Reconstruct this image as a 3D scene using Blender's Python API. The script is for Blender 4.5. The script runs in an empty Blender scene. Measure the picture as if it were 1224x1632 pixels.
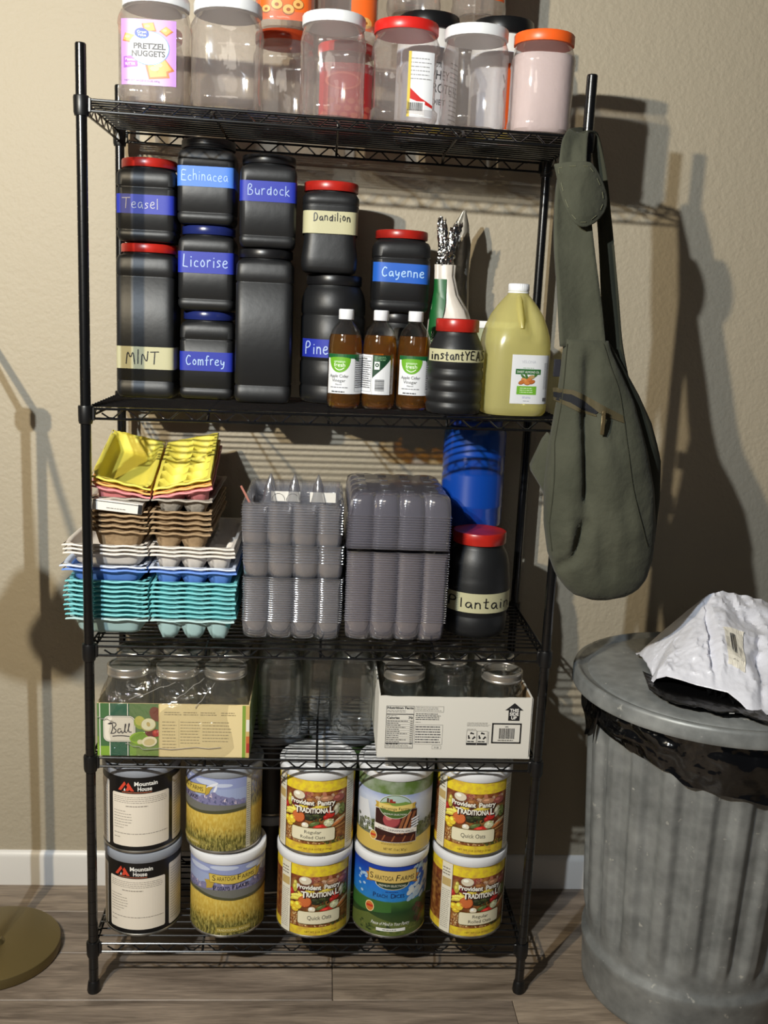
import bpy, math, random
from math import sin, cos, pi, radians as rad
from mathutils import Vector, Matrix, noise
from mathutils.geometry import tessellate_polygon

SC = bpy.context.scene
COL = SC.collection
random.seed(7)

# ------------------------------------------------------------------ camera
FPX = 1588.1
CAM_LOC = Vector((-0.0142, -1.8458, 1.3996))
YAW, PITCH, ROLL = 0.0676, 0.1992, 0.0459
_fw = Vector((sin(YAW)*cos(PITCH), cos(YAW)*cos(PITCH), -sin(PITCH)))
_r = Vector((cos(YAW), -sin(YAW), 0)); _u = _r.cross(_fw)
_r, _u = cos(ROLL)*_r + sin(ROLL)*_u, -sin(ROLL)*_r + cos(ROLL)*_u
camd = bpy.data.cameras.new('camera'); cam = bpy.data.objects.new('camera', camd); COL.objects.link(cam)
cam.matrix_world = Matrix((( _r.x, _u.x, -_fw.x, CAM_LOC.x), (_r.y, _u.y, -_fw.y, CAM_LOC.y), (_r.z, _u.z, -_fw.z, CAM_LOC.z), (0, 0, 0, 1)))
camd.sensor_fit = 'VERTICAL'; camd.sensor_height = 36; camd.lens = 36*FPX/1632
camd.clip_start = 0.05; camd.clip_end = 50
SC.camera = cam

# ------------------------------------------------------------------ world, lamps, exposure
w = bpy.data.worlds.new('world'); SC.world = w; w.use_nodes = True
w.node_tree.nodes['Background'].inputs[0].default_value = (0.80, 0.86, 1.0, 1)
w.node_tree.nodes['Background'].inputs[1].default_value = 0.035
def lamp(name, loc, power, color, radius):
    l = bpy.data.lights.new(name, 'POINT'); l.energy = power; l.color = color; l.shadow_soft_size = radius
    o = bpy.data.objects.new(name, l); o.location = loc; COL.objects.link(o)
lamp('cool_bulb', (-0.772, -1.62, 2.06), 138, (0.80, 0.90, 1.0), 0.022)
lamp('warm_bulb', (-0.99, -1.62, 2.06), 146, (1.0, 0.86, 0.62), 0.022)
lamp('room_fill', (-0.3, -2.4, 2.2), 7, (1.0, 0.92, 0.8), 0.25)  # weak broad fill lamp added to lift the shadows, not a known bulb
SC.view_settings.view_transform = 'Standard'; SC.view_settings.look = 'None'
SC.view_settings.gamma = 1; SC.view_settings.exposure = 0.0
SC.view_settings.use_curve_mapping = False
SC.cycles.transparent_max_bounces = 48
SC.cycles.max_bounces = 6

# ------------------------------------------------------------------ materials
def lin(c):
    o = []
    for v in c[:3]:
        v /= 255.0
        o.append(v/12.92 if v <= 0.04045 else ((v+0.055)/1.055)**2.4)
    return tuple(o)+(1.0,)
MATS = {}
def new_mat(name):
    m = bpy.data.materials.new(name); m.use_nodes = True
    nt = m.node_tree; b = nt.nodes.get('Principled BSDF'); return m, nt, b
def mat(name, color, rough=0.5, metal=0.0, bump=None, var=None, coat=0.0, spec=0.5, sheen=0, coords='Object', stretch=None):
    if name in MATS: return MATS[name]
    m, nt, b = new_mat(name); L = nt.links
    c = lin(color)
    b.inputs['Base Color'].default_value = c; b.inputs['Roughness'].default_value = rough; b.inputs['Metallic'].default_value = metal
    b.inputs['Coat Weight'].default_value = coat; b.inputs['Specular IOR Level'].default_value = spec
    b.inputs['Sheen Weight'].default_value = sheen
    if bump or var:
        tc = nt.nodes.new('ShaderNodeTexCoord'); src = tc.outputs[coords]
        if stretch:
            mp = nt.nodes.new('ShaderNodeMapping'); mp.inputs['Scale'].default_value = stretch; L.new(src, mp.inputs[0]); src = mp.outputs[0]
    if var:
        n = nt.nodes.new('ShaderNodeTexNoise'); n.inputs['Scale'].default_value = var[0]; n.inputs['Detail'].default_value = 5; L.new(src, n.inputs['Vector'])
        r = nt.nodes.new('ShaderNodeMapRange'); r.inputs[1].default_value = 0.3; r.inputs[2].default_value = 0.7
        L.new(n.outputs[0], r.inputs[0])
        mx = nt.nodes.new('ShaderNodeMix'); mx.data_type = 'RGBA'; L.new(r.outputs[0], mx.inputs[0])
        mx.inputs[6].default_value = c; mx.inputs[7].default_value = lin(var[1]); L.new(mx.outputs[2], b.inputs['Base Color'])
    if bump:
        n2 = nt.nodes.new('ShaderNodeTexNoise'); n2.inputs['Scale'].default_value = bump[0]; n2.inputs['Detail'].default_value = 3; L.new(src, n2.inputs['Vector'])
        bp = nt.nodes.new('ShaderNodeBump'); bp.inputs['Strength'].default_value = bump[1]; bp.inputs['Distance'].default_value = bump[2] if len(bump) > 2 else 0.002
        L.new(n2.outputs[0], bp.inputs['Height']); L.new(bp.outputs[0], b.inputs['Normal'])
    MATS[name] = m; return m
def ink(c, rough=0.45):
    n = 'ink_%d_%d_%d' % tuple(c[:3])
    return mat(n, c, rough)
def shell(name, tint, edge, haze_c, haze, gloss=0.10, rough=0.06, bump=None, edge_gloss=0.55):
    """thin clear plastic / glass wall: see-through with a fresnel-like gloss and a darker grazing edge"""
    if name in MATS: return MATS[name]
    m, nt, b = new_mat(name); L = nt.links; nt.nodes.remove(b)
    out = nt.nodes['Material Output']
    lw = nt.nodes.new('ShaderNodeLayerWeight'); lw.inputs[0].default_value = 0.5
    pw = nt.nodes.new('ShaderNodeMath'); pw.operation = 'POWER'; pw.inputs[1].default_value = 2.5; L.new(lw.outputs['Facing'], pw.inputs[0])
    mc = nt.nodes.new('ShaderNodeMix'); mc.data_type = 'RGBA'; L.new(pw.outputs[0], mc.inputs[0])
    mc.inputs[6].default_value = tuple(tint)+(1,); mc.inputs[7].default_value = tuple(edge)+(1,)
    tr = nt.nodes.new('ShaderNodeBsdfTransparent'); L.new(mc.outputs[2], tr.inputs[0])
    df = nt.nodes.new('ShaderNodeBsdfDiffuse'); df.inputs[0].default_value = lin(haze_c)
    tl = nt.nodes.new('ShaderNodeBsdfTranslucent'); tl.inputs[0].default_value = lin(haze_c)
    ad = nt.nodes.new('ShaderNodeMixShader'); ad.inputs[0].default_value = 0.4; L.new(df.outputs[0], ad.inputs[1]); L.new(tl.outputs[0], ad.inputs[2])
    m1 = nt.nodes.new('ShaderNodeMixShader'); m1.inputs[0].default_value = haze; L.new(tr.outputs[0], m1.inputs[1]); L.new(ad.outputs[0], m1.inputs[2])
    gl = nt.nodes.new('ShaderNodeBsdfGlossy'); gl.inputs['Roughness'].default_value = rough
    mr = nt.nodes.new('ShaderNodeMapRange'); mr.inputs[3].default_value = gloss; mr.inputs[4].default_value = edge_gloss; L.new(pw.outputs[0], mr.inputs[0])
    m2 = nt.nodes.new('ShaderNodeMixShader'); L.new(mr.outputs[0], m2.inputs[0]); L.new(m1.outputs[0], m2.inputs[1]); L.new(gl.outputs[0], m2.inputs[2])
    if bump:
        tc = nt.nodes.new('ShaderNodeTexCoord'); n2 = nt.nodes.new('ShaderNodeTexNoise'); n2.inputs['Scale'].default_value = bump[0]; n2.inputs['Detail'].default_value = 3
        n2.inputs['Distortion'].default_value = 1.0
        L.new(tc.outputs['Object'], n2.inputs['Vector'])
        bp = nt.nodes.new('ShaderNodeBump'); bp.inputs['Strength'].default_value = bump[1]; bp.inputs['Distance'].default_value = bump[2]
        L.new(n2.outputs[0], bp.inputs['Height']); L.new(bp.outputs[0], gl.inputs['Normal'])
    L.new(m2.outputs[0], out.inputs[0])
    MATS[name] = m; return m
def ramp_mat(name, stops, amp=0.004, nscale=40, col2=None, amt=0.0, cscale=200, rough=0.45, stretch=(1, 1, 1)):
    """printed label: colour bands by label height (UV in metres) with a wobbly edge"""
    if name in MATS: return MATS[name]
    m, nt, b = new_mat(name); L = nt.links
    uv = nt.nodes.new('ShaderNodeUVMap'); sp = nt.nodes.new('ShaderNodeSeparateXYZ'); L.new(uv.outputs[0], sp.inputs[0])
    n = nt.nodes.new('ShaderNodeTexNoise'); n.inputs['Scale'].default_value = nscale; n.inputs['Detail'].default_value = 4; L.new(uv.outputs[0], n.inputs['Vector'])
    ma = nt.nodes.new('ShaderNodeMath'); ma.operation = 'MULTIPLY_ADD'; L.new(n.outputs[0], ma.inputs[0]); ma.inputs[1].default_value = amp*2; L.new(sp.outputs[1], ma.inputs[2])
    lo, hi = stops[0][0], stops[-1][0]
    mr = nt.nodes.new('ShaderNodeMapRange'); mr.inputs[1].default_value = lo+amp; mr.inputs[2].default_value = hi+amp; L.new(ma.outputs[0], mr.inputs[0])
    cr = nt.nodes.new('ShaderNodeValToRGB'); L.new(mr.outputs[0], cr.inputs[0])
    el = cr.color_ramp.elements
    while len(el) > 1: el.remove(el[-1])
    el[0].position = 0; el[0].color = lin(stops[0][1])
    for v, c in stops[1:]:
        e = el.new((v-lo)/(hi-lo)); e.color = lin(c)
    last = cr.outputs[0]
    if col2:
        mp = nt.nodes.new('ShaderNodeMapping'); mp.inputs['Scale'].default_value = stretch; L.new(uv.outputs[0], mp.inputs[0])
        n2 = nt.nodes.new('ShaderNodeTexNoise'); n2.inputs['Scale'].default_value = cscale; n2.inputs['Detail'].default_value = 5; L.new(mp.outputs[0], n2.inputs['Vector'])
        r2 = nt.nodes.new('ShaderNodeMapRange'); r2.inputs[1].default_value = 0.42; r2.inputs[2].default_value = 0.66; r2.inputs[4].default_value = amt; L.new(n2.outputs[0], r2.inputs[0])
        mx = nt.nodes.new('ShaderNodeMix'); mx.data_type = 'RGBA'; L.new(r2.outputs[0], mx.inputs[0]); L.new(last, mx.inputs[6]); mx.inputs[7].default_value = lin(col2); last = mx.outputs[2]
    L.new(last, b.inputs['Base Color']); b.inputs['Roughness'].default_value = rough
    MATS[name] = m; return m

# ------------------------------------------------------------------ mesh helpers
class MB:
    def __init__(s): s.v = []; s.f = []; s.m = []; s.uv = None
    def add(s, vs, fs, mi=0):
        o = len(s.v); s.v += [tuple(p) for p in vs]
        for f in fs: s.f.append(tuple(i+o for i in f)); s.m.append(mi)
    def box(s, x0, y0, z0, x1, y1, z1, mi=0, bev=0.0):
        if bev <= 0:
            s.add([(x0,y0,z0),(x1,y0,z0),(x1,y1,z0),(x0,y1,z0),(x0,y0,z1),(x1,y0,z1),(x1,y1,z1),(x0,y1,z1)],
                  [(0,3,2,1),(4,5,6,7),(0,1,5,4),(1,2,6,5),(2,3,7,6),(3,0,4,7)], mi)
        else:
            b = bev
            rs = []
            for z, i in ((z0, b), (z0+b, 0), (z1-b, 0), (z1, b)):
                rs.append([(x0+b,y0+i,z),(x1-b,y0+i,z),(x1-i,y0+b,z),(x1-i,y1-b,z),(x1-b,y1-i,z),(x0+b,y1-i,z),(x0+i,y1-b,z),(x0+i,y0+b,z)])
            s.rings(rs, mi=mi)
    def rings(s, rs, closed=True, cap0=True, cap1=True, mi=0):
        n = len(rs[0]); vs = [p for r in rs for p in r]; fs = []
        for k in range(len(rs)-1):
            for i in range(n if closed else n-1):
                j = (i+1) % n
                fs.append((k*n+i, k*n+j, (k+1)*n+j, (k+1)*n+i))
        if cap0: fs.append(tuple(range(n-1, -1, -1)))
        if cap1: fs.append(tuple((len(rs)-1)*n+i for i in range(n)))
        s.add(vs, fs, mi)
    def lathe(s, prof, n=40, c=(0, 0), cap0=True, cap1=True, mi=0):
        s.rings([[(c[0]+r*cos(2*pi*i/n), c[1]+r*sin(2*pi*i/n), z) for i in range(n)] for r, z in prof], cap0=cap0, cap1=cap1, mi=mi)
    def sq(s, prof, n=56, cap0=True, cap1=True, mi=0):
        """profile of (half width, half depth, exponent, z)"""
        s.rings([[(p[0]*sgnpow(cos(2*pi*i/n), 2/p[2]), p[1]*sgnpow(sin(2*pi*i/n), 2/p[2]), p[3]) for i in range(n)] for p in prof], cap0=cap0, cap1=cap1, mi=mi)
    def tube(s, pts, r, n=6, closed=False, mi=0, cap=True):
        P = [Vector(p) for p in pts]; rs = []; up0 = Vector((0.13, 0.31, 0.94)).normalized()
        m = len(P)
        for i, p in enumerate(P):
            a = P[(i-1) % m] if (closed or i > 0) else p; b = P[(i+1) % m] if (closed or i < m-1) else p
            t = (b-a).normalized() if (b-a).length > 1e-9 else Vector((0, 0, 1))
            u = t.cross(up0)
            if u.length < 1e-3: u = t.cross(Vector((1, 0, 0)))
            u.normalize(); v = t.cross(u); rr = r[i] if isinstance(r, (list, tuple)) else r
            rs.append([p+u*rr*cos(2*pi*k/n)+v*rr*sin(2*pi*k/n) for k in range(n)])
        if closed: rs.append(rs[0]); s.rings(rs, cap0=False, cap1=False, mi=mi)
        else: s.rings(rs, cap0=cap, cap1=cap, mi=mi)
    def grid(s, nx, ny, fn, mi=0):
        vs = [fn(i/nx, j/ny) for j in range(ny+1) for i in range(nx+1)]; W = nx+1
        s.add(vs, [(j*W+i, j*W+i+1, (j+1)*W+i+1, (j+1)*W+i) for j in range(ny) for i in range(nx)], mi)
    def mesh(s, name, mats, smooth=True, angle=38):
        me = bpy.data.meshes.new(name); me.from_pydata(s.v, [], s.f)
        for m in (mats if isinstance(mats, (list, tuple)) else [mats]): me.materials.append(m)
        if max(s.m, default=0) > 0:
            me.polygons.foreach_set('material_index', s.m)
        if s.uv:
            lay = me.uv_layers.new(name='UVMap')
            for l in me.loops: lay.data[l.index].uv = s.uv[l.vertex_index]
        if smooth:
            me.polygons.foreach_set('use_smooth', [True]*len(me.polygons))
            me.set_sharp_from_angle(angle=rad(angle))
        me.update(); return me
    def build(s, name, mats, parent=None, smooth=True, angle=38, loc=None, rot=None):
        o = bpy.data.objects.new(name, s.mesh(name, mats, smooth, angle)); COL.objects.link(o)
        if parent: o.parent = parent
        if loc: o.location = loc
        if rot: o.rotation_euler = rot
        return o
def sgnpow(v, e): return math.copysign(abs(v)**e, v)
def tag(o, label=None, cat=None, group=None, kind=None):
    if label: o['label'] = label
    if cat: o['category'] = cat
    if group: o['group'] = group
    if kind: o['kind'] = kind
    return o
def thing(name, loc, label, cat, rz=0, group=None, rx=0, ry=0):
    o = bpy.data.objects.new(name, None); COL.objects.link(o); o.location = loc; o.rotation_euler = (rx, ry, rz)
    o.empty_display_size = 0.02
    return tag(o, label, cat, group)
def copy_tree(o, parent=None):
    c = o.copy(); COL.objects.link(c)
    if parent: c.parent = parent
    for ch in [k for k in o.children]: copy_tree(ch, c)
    return c
def shell_solid(o, t, offset=1):
    m = o.modifiers.new('thick', 'SOLIDIFY'); m.thickness = t; m.offset = offset; return o

# ------------------------------------------------------------------ flat print: decals wrapped on a surface
_tcache = {}
def text_tris(body, bold=0.0, shear=0.0):
    k = (body, bold, shear)
    if k in _tcache: return _tcache[k]
    cu = bpy.data.curves.new('t', 'FONT'); cu.body = body; cu.size = 1; cu.offset = bold; cu.shear = shear; cu.resolution_u = 3
    ob = bpy.data.objects.new('t', cu); COL.objects.link(ob)
    me = bpy.data.meshes.new_from_object(ob)
    me.calc_loop_triangles()
    V = [(v.co.x, v.co.y) for v in me.vertices]; T = [tuple(t.vertices) for t in me.loop_triangles]
    bpy.data.objects.remove(ob); bpy.data.curves.remove(cu); bpy.data.meshes.remove(me)
    _tcache[k] = (V, T); return V, T
GLY = {  # hand lettering strokes: width, polylines
 'M': (0.8, [[(0,0),(.12,1),(.38,.35),(.62,1),(.75,0)]]), 'I': (0.3, [[(.12,0),(.15,1)]]), 'N': (0.7, [[(.02,0),(.08,1),(.5,.05),(.6,1)]]),
 'T': (0.75, [[(0,.95),(.75,1)],[(.4,.97),(.33,0)]]), 'e': (0.5, [[(.05,.3),(.42,.38),(.38,.58),(.2,.62),(.04,.4),(.05,.12),(.25,0),(.45,.1)]]),
 'a': (0.52, [[(.4,.52),(.2,.6),(.03,.35),(.1,.05),(.3,.05),(.42,.5),(.42,.1),(.5,0)]]), 's': (0.42, [[(.36,.52),(.18,.6),(.06,.45),(.3,.25),(.3,.08),(.05,.02)]]),
 'l': (0.22, [[(.08,1),(.08,0)]]), 'L': (0.5, [[(.1,1),(.02,.05),(.42,0)]]), 'E': (0.6, [[(.5,.95),(.05,1),(.04,.5),(.4,.52)],[(.04,.5),(.05,.02),(.52,0)]]),
 'c': (0.45, [[(.38,.5),(.2,.6),(.04,.35),(.12,.05),(.4,.06)]]), 'h': (0.5, [[(.05,1),(.05,0)],[(.05,.4),(.2,.6),(.38,.5),(.4,0)]]),
 'i': (0.22, [[(.1,.55),(.1,0)],[(.1,.78),(.12,.82)]]), 'n': (0.5, [[(.05,.58),(.05,0)],[(.05,.4),(.2,.6),(.38,.5),(.4,0)]]),
 'B': (0.6, [[(.05,0),(.05,1),(.35,.98),(.42,.75),(.1,.52),(.48,.45),(.5,.15),(.3,0),(.05,.02)]]), 'u': (0.5, [[(.05,.58),(.06,.1),(.25,0),(.4,.15),(.42,.58),(.42,.0)]]),
 'r': (0.4, [[(.05,.58),(.06,0)],[(.06,.38),(.2,.58),(.34,.55)]]), 'd': (0.52, [[(.42,.5),(.2,.58),(.04,.3),(.15,0),(.38,.12),(.43,1),(.43,0)]]),
 'o': (0.48, [[(.22,.6),(.04,.35),(.12,.04),(.34,.04),(.42,.35),(.22,.6)]]), 'k': (0.45, [[(.05,1),(.05,0)],[(.36,.6),(.06,.28),(.42,0)]]),
 'D': (0.62, [[(.08,0),(.06,1),(.4,.9),(.52,.5),(.38,.08),(.02,0)]]), 'C': (0.6, [[(.5,.85),(.28,1),(.04,.55),(.12,.08),(.35,0),(.52,.15)]]),
 'm': (0.7, [[(.05,.58),(.05,0)],[(.05,.4),(.18,.58),(.3,.5),(.3,0)],[(.3,.4),(.45,.6),(.56,.5),(.58,0)]]),
 'f': (0.4, [[(.38,.95),(.22,1),(.15,.8),(.14,0)],[(0,.52),(.34,.56)]]), 'F': (0.55, [[(.5,1),(.06,.95),(.05,0)],[(.05,.5),(.4,.53)]]), 'y': (0.5, [[(.05,.58),(.08,.15),(.3,.1),(.42,.58),(.36,-.25),(.1,-.35)]]),
 'P': (0.6, [[(.05,0),(.06,1),(.38,.98),(.48,.72),(.3,.5),(.06,.48)]]), 'p': (0.5, [[(.05,.58),(.05,-.3)],[(.05,.45),(.25,.6),(.42,.35),(.25,.02),(.06,.1)]]),
 'Y': (0.6, [[(0,1),(.28,.5),(.55,1)],[(.28,.5),(.25,0)]]), 'A': (0.6, [[(0,0),(.26,1),(.52,0)],[(.1,.38),(.44,.38)]]), 'S': (0.5, [[(.45,.88),(.22,1),(.06,.75),(.4,.4),(.38,.08),(.04,.02)]]),
 't': (0.42, [[(.18,.95),(.16,.05),(.34,.02)],[(0,.6),(.36,.64)]]), ' ': (0.35, []),
}
class Decal:
    DU = 0.006
    def __init__(s, mp, du=None): s.mp = mp; s.mb = MB(); s.mats = []; s.du = du or Decal.DU; s.xf = None
    def mi(s, m):
        if isinstance(m, tuple): m = ink(m)
        if m not in s.mats: s.mats.append(m)
        return s.mats.index(m)
    def poly(s, pts, m, lay=0, raw=False):
        if s.xf: pts = [s.xf(*p) for p in pts]
        mi = s.mi(m)
        if len(pts) == 3: tr = [pts]
        else:
            t = tessellate_polygon([[Vector((p[0], p[1], 0)) for p in pts]]); tr = [[pts[i] for i in q] for q in t]
        for a in tr: s._tri(a, mi, lay)
    def _tri(s, a, mi, lay):
        ar = (a[1][0]-a[0][0])*(a[2][1]-a[0][1])-(a[2][0]-a[0][0])*(a[1][1]-a[0][1])
        if abs(ar) < 1e-12: return
        if ar < 0: a = [a[0], a[2], a[1]]
        u0 = min(p[0] for p in a); u1 = max(p[0] for p in a); off = 0.0004+lay*0.00016
        if u1-u0 <= s.du: strips = [list(a)]
        else:
            k = int(math.ceil((u1-u0)/s.du)); strips = []
            for i in range(k):
                lo, hi = u0+(u1-u0)*i/k, u0+(u1-u0)*(i+1)/k
                q = clip(clip(list(a), lo, 1), hi, -1)
                if len(q) >= 3: strips.append(q)
        for q in strips:
            s.mb.add([s.mp(p[0], p[1], off) for p in q], [tuple(range(len(q)))], mi)
    def rect(s, x0, y0, x1, y1, m, lay=0): s.poly([(x0,y0),(x1,y0),(x1,y1),(x0,y1)], m, lay)
    def frame(s, x0, y0, x1, y1, t, m, lay=0):
        s.rect(x0,y0,x1,y0+t,m,lay); s.rect(x0,y1-t,x1,y1,m,lay); s.rect(x0,y0,x0+t,y1,m,lay); s.rect(x1-t,y0,x1,y1,m,lay)
    def ell(s, cx, cy, rx, ry, m, lay=0, n=20, rot=0, a0=0, a1=360):
        pts = []
        full = (a1-a0) >= 360
        for i in range(n + (0 if full else 1)):
            t = rad(a0+(a1-a0)*i/n); x, y = rx*cos(t), ry*sin(t)
            pts.append((cx+x*cos(rot)-y*sin(rot), cy+x*sin(rot)+y*cos(rot)))
        s.poly(pts, m, lay)
    def rrect(s, x0, y0, x1, y1, r, m, lay=0, n=5):
        pts = []
        for cx, cy, a in ((x1-r,y1-r,0),(x0+r,y1-r,90),(x0+r,y0+r,180),(x1-r,y0+r,270)):
            for i in range(n+1):
                t = rad(a+90*i/n); pts.append((cx+r*cos(t), cy+r*sin(t)))
        s.poly(pts, m, lay)
    def text(s, body, x, y, size, m, lay=2, bold=0.0, shear=0.0, align='c', fit=None, fn=None, vs=1.0, rot=0):
        V, T = text_tris(body, bold if bold > .02 else 0.0, shear)
        if not V: return
        x0 = min(v[0] for v in V); x1 = max(v[0] for v in V); wd = (x1-x0)*size
        sx = size if not fit else size*fit/wd
        wd = (x1-x0)*sx; ox = {'c': -wd/2, 'l': 0, 'r': -wd}[align]
        mi = s.mi(m); P = []
        for v in V:
            a, b = ox+(v[0]-x0)*sx, v[1]*size*vs
            if fn: a, b = fn(a, b)
            if rot: a, b = a*cos(rot)-b*sin(rot), a*sin(rot)+b*cos(rot)
            q = (x+a, y+b); P.append(s.xf(*q) if s.xf else q)
        for t in T: s._tri([P[i] for i in t], mi, lay)
    def stroke(s, pts, wdt, m, lay=2):
        for i in range(len(pts)-1):
            a, b = Vector(pts[i]), Vector(pts[i+1]); d = b-a
            if d.length < 1e-6: continue
            d.normalize(); n = Vector((-d.y, d.x))*wdt/2; e = d*wdt*0.25
            s.cnt = (getattr(s, 'cnt', 0)+1) % 11; s.poly([tuple(a-n-e), tuple(b-n+e), tuple(b+n+e), tuple(a+n-e)], m, lay+s.cnt*.11)
    def hand(s, word, x, y, h, fit, m, lay=2, wdt=0.0018, jit=0.05, slope=0.0, seed=1, keep=1.0):
        rnd = random.Random(seed); tot = sum(GLY[c][0]+0.12 for c in word)-0.12
        k = fit/tot; cx = x-fit/2
        for c in word:
            wd, st = GLY[c]; dy = rnd.uniform(-jit, jit)*h; sc = h*rnd.uniform(0.93, 1.07)
            for pl in st:
                if len(pl) > 3: pl = smooth_line(pl)
                pts = [(cx+p[0]*k, y+dy+p[1]*sc+slope*(cx+p[0]*k-x)) for p in pl]
                for i in range(len(pts)-1):
                    s.stroke(pts[i:i+2], wdt*rnd.uniform(0.85, 1.15), m, lay)
            cx += (wd+0.12)*k
    def lines(s, x0, y0, x1, y1, n, m, lay=2, t=0.35, fill=0.85, seed=1, word=0.006):
        rnd = random.Random(seed); dy = (y1-y0)/n
        for i in range(n):
            y = y1-dy*(i+0.5); x = x0; end = x0+(x1-x0)*rnd.uniform(fill, 1.0)
            while x < end:
                wl = word*rnd.uniform(0.3, 1.2); e = min(x+wl, end)
                s.rect(x, y-dy*t/2, e, y+dy*t/2, m, lay); x = e+word*0.18
    def barcode(s, x0, y0, x1, y1, m, lay=2, seed=3, horiz=False):
        rnd = random.Random(seed); t = 0
        L = (y1-y0) if horiz else (x1-x0)
        while t < L:
            a = rnd.choice((.0006, .0010, .0015))*L/0.03; g = rnd.choice((.0005, .0009))*L/0.03
            if horiz: s.rect(x0, y0+t, x1, min(y0+t+a, y1), m, lay)
            else: s.rect(x0+t, y0, min(x0+t+a, x1), y1, m, lay)
            t += a+g
    def build(s, name, parent): return s.mb.build(name, s.mats, parent, smooth=False)
def clip(poly, c, sg):
    out = []
    for i in range(len(poly)):
        a, b = poly[i], poly[(i+1) % len(poly)]; da, db = sg*(a[0]-c), sg*(b[0]-c)
        if da >= 0: out.append(a)
        if (da > 0 and db < 0) or (da < 0 and db > 0):
            t = da/(da-db); out.append((c, a[1]+(b[1]-a[1])*t))
    return out
def smooth_line(pl, k=2):
    for _ in range(k):
        q = [pl[0]]
        for i in range(len(pl)-1):
            a, b = pl[i], pl[i+1]
            q += [(a[0]*.75+b[0]*.25, a[1]*.75+b[1]*.25), (a[0]*.25+b[0]*.75, a[1]*.25+b[1]*.75)]
        q.append(pl[-1]); pl = q
    return pl
def cyl_map(R, c=0.0): return lambda u, v, o: ((R+o)*sin(u/R+c), -(R+o)*cos(u/R+c), v)
def sq_map(hw, hd, e): return lambda u, v, o: (u, -hd*(max(0.0, 1-abs(min(1, abs(u)/hw))**e))**(1/e)-o, v)
def flat_map(y, x0=0, z0=0): return lambda u, v, o: (x0+u, y-o, z0+v)
def sheet(R, u0, u1, v0, v1, off=0.0003, n=40, m=1):
    """curved label paper with UV in metres"""
    mb = MB(); mp = cyl_map(R); uv = []
    for j in range(m+1):
        for i in range(n+1):
            u = u0+(u1-u0)*i/n; v = v0+(v1-v0)*j/m; mb.v.append(mp(u, v, off)); uv.append((u, v))
    for j in range(m):
        for i in range(n): mb.f.append((j*(n+1)+i, j*(n+1)+i+1, (j+1)*(n+1)+i+1, (j+1)*(n+1)+i)); mb.m.append(0)
    mb.uv = uv; return mb

# ------------------------------------------------------------------ setting
WALL_Y = 0.3945
def wall_mat():
    m, nt, b = new_mat('orange_peel_wall_paint'); L = nt.links
    b.inputs['Base Color'].default_value = lin((176, 165, 144)); b.inputs['Roughness'].default_value = 0.62
    tc = nt.nodes.new('ShaderNodeTexCoord')
    n = nt.nodes.new('ShaderNodeTexNoise'); n.inputs['Scale'].default_value = 120; n.inputs['Detail'].default_value = 3; n.inputs['Roughness'].default_value = .45; L.new(tc.outputs['Object'], n.inputs['Vector'])
    v = nt.nodes.new('ShaderNodeTexNoise'); v.inputs['Scale'].default_value = 38; v.inputs['Detail'].default_value = 2; L.new(tc.outputs['Object'], v.inputs['Vector'])
    a = nt.nodes.new('ShaderNodeMath'); L.new(n.outputs[0], a.inputs[0]); L.new(v.outputs[0], a.inputs[1])
    bp = nt.nodes.new('ShaderNodeBump'); bp.inputs['Strength'].default_value = 0.32; bp.inputs['Distance'].default_value = 0.0045
    L.new(a.outputs[0], bp.inputs['Height']); L.new(bp.outputs[0], b.inputs['Normal']); return m
mb = MB(); mb.box(-3, WALL_Y, -0.03, 3, WALL_Y+0.1, 2.7)
tag(mb.build('wall_back', wall_mat(), smooth=False), 'beige painted wall with orange-peel texture', kind='structure')
white_trim = mat('white_trim_paint', (226, 222, 216), 0.38)
mb = MB(); yb = 0.3945
prof = [(0, 0), (-0.0125, 0), (-0.0125, 0.072), (-0.0105, 0.079), (-0.006, 0.084), (-0.003, 0.0865), (0, 0.0865)]
mb.rings([[(x, yb+p[0], p[1]) for p in prof] for x in (-3, 3)], mi=0)
tag(mb.build('baseboard_back', white_trim), 'white moulded baseboard along the wall', kind='structure')
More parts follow.
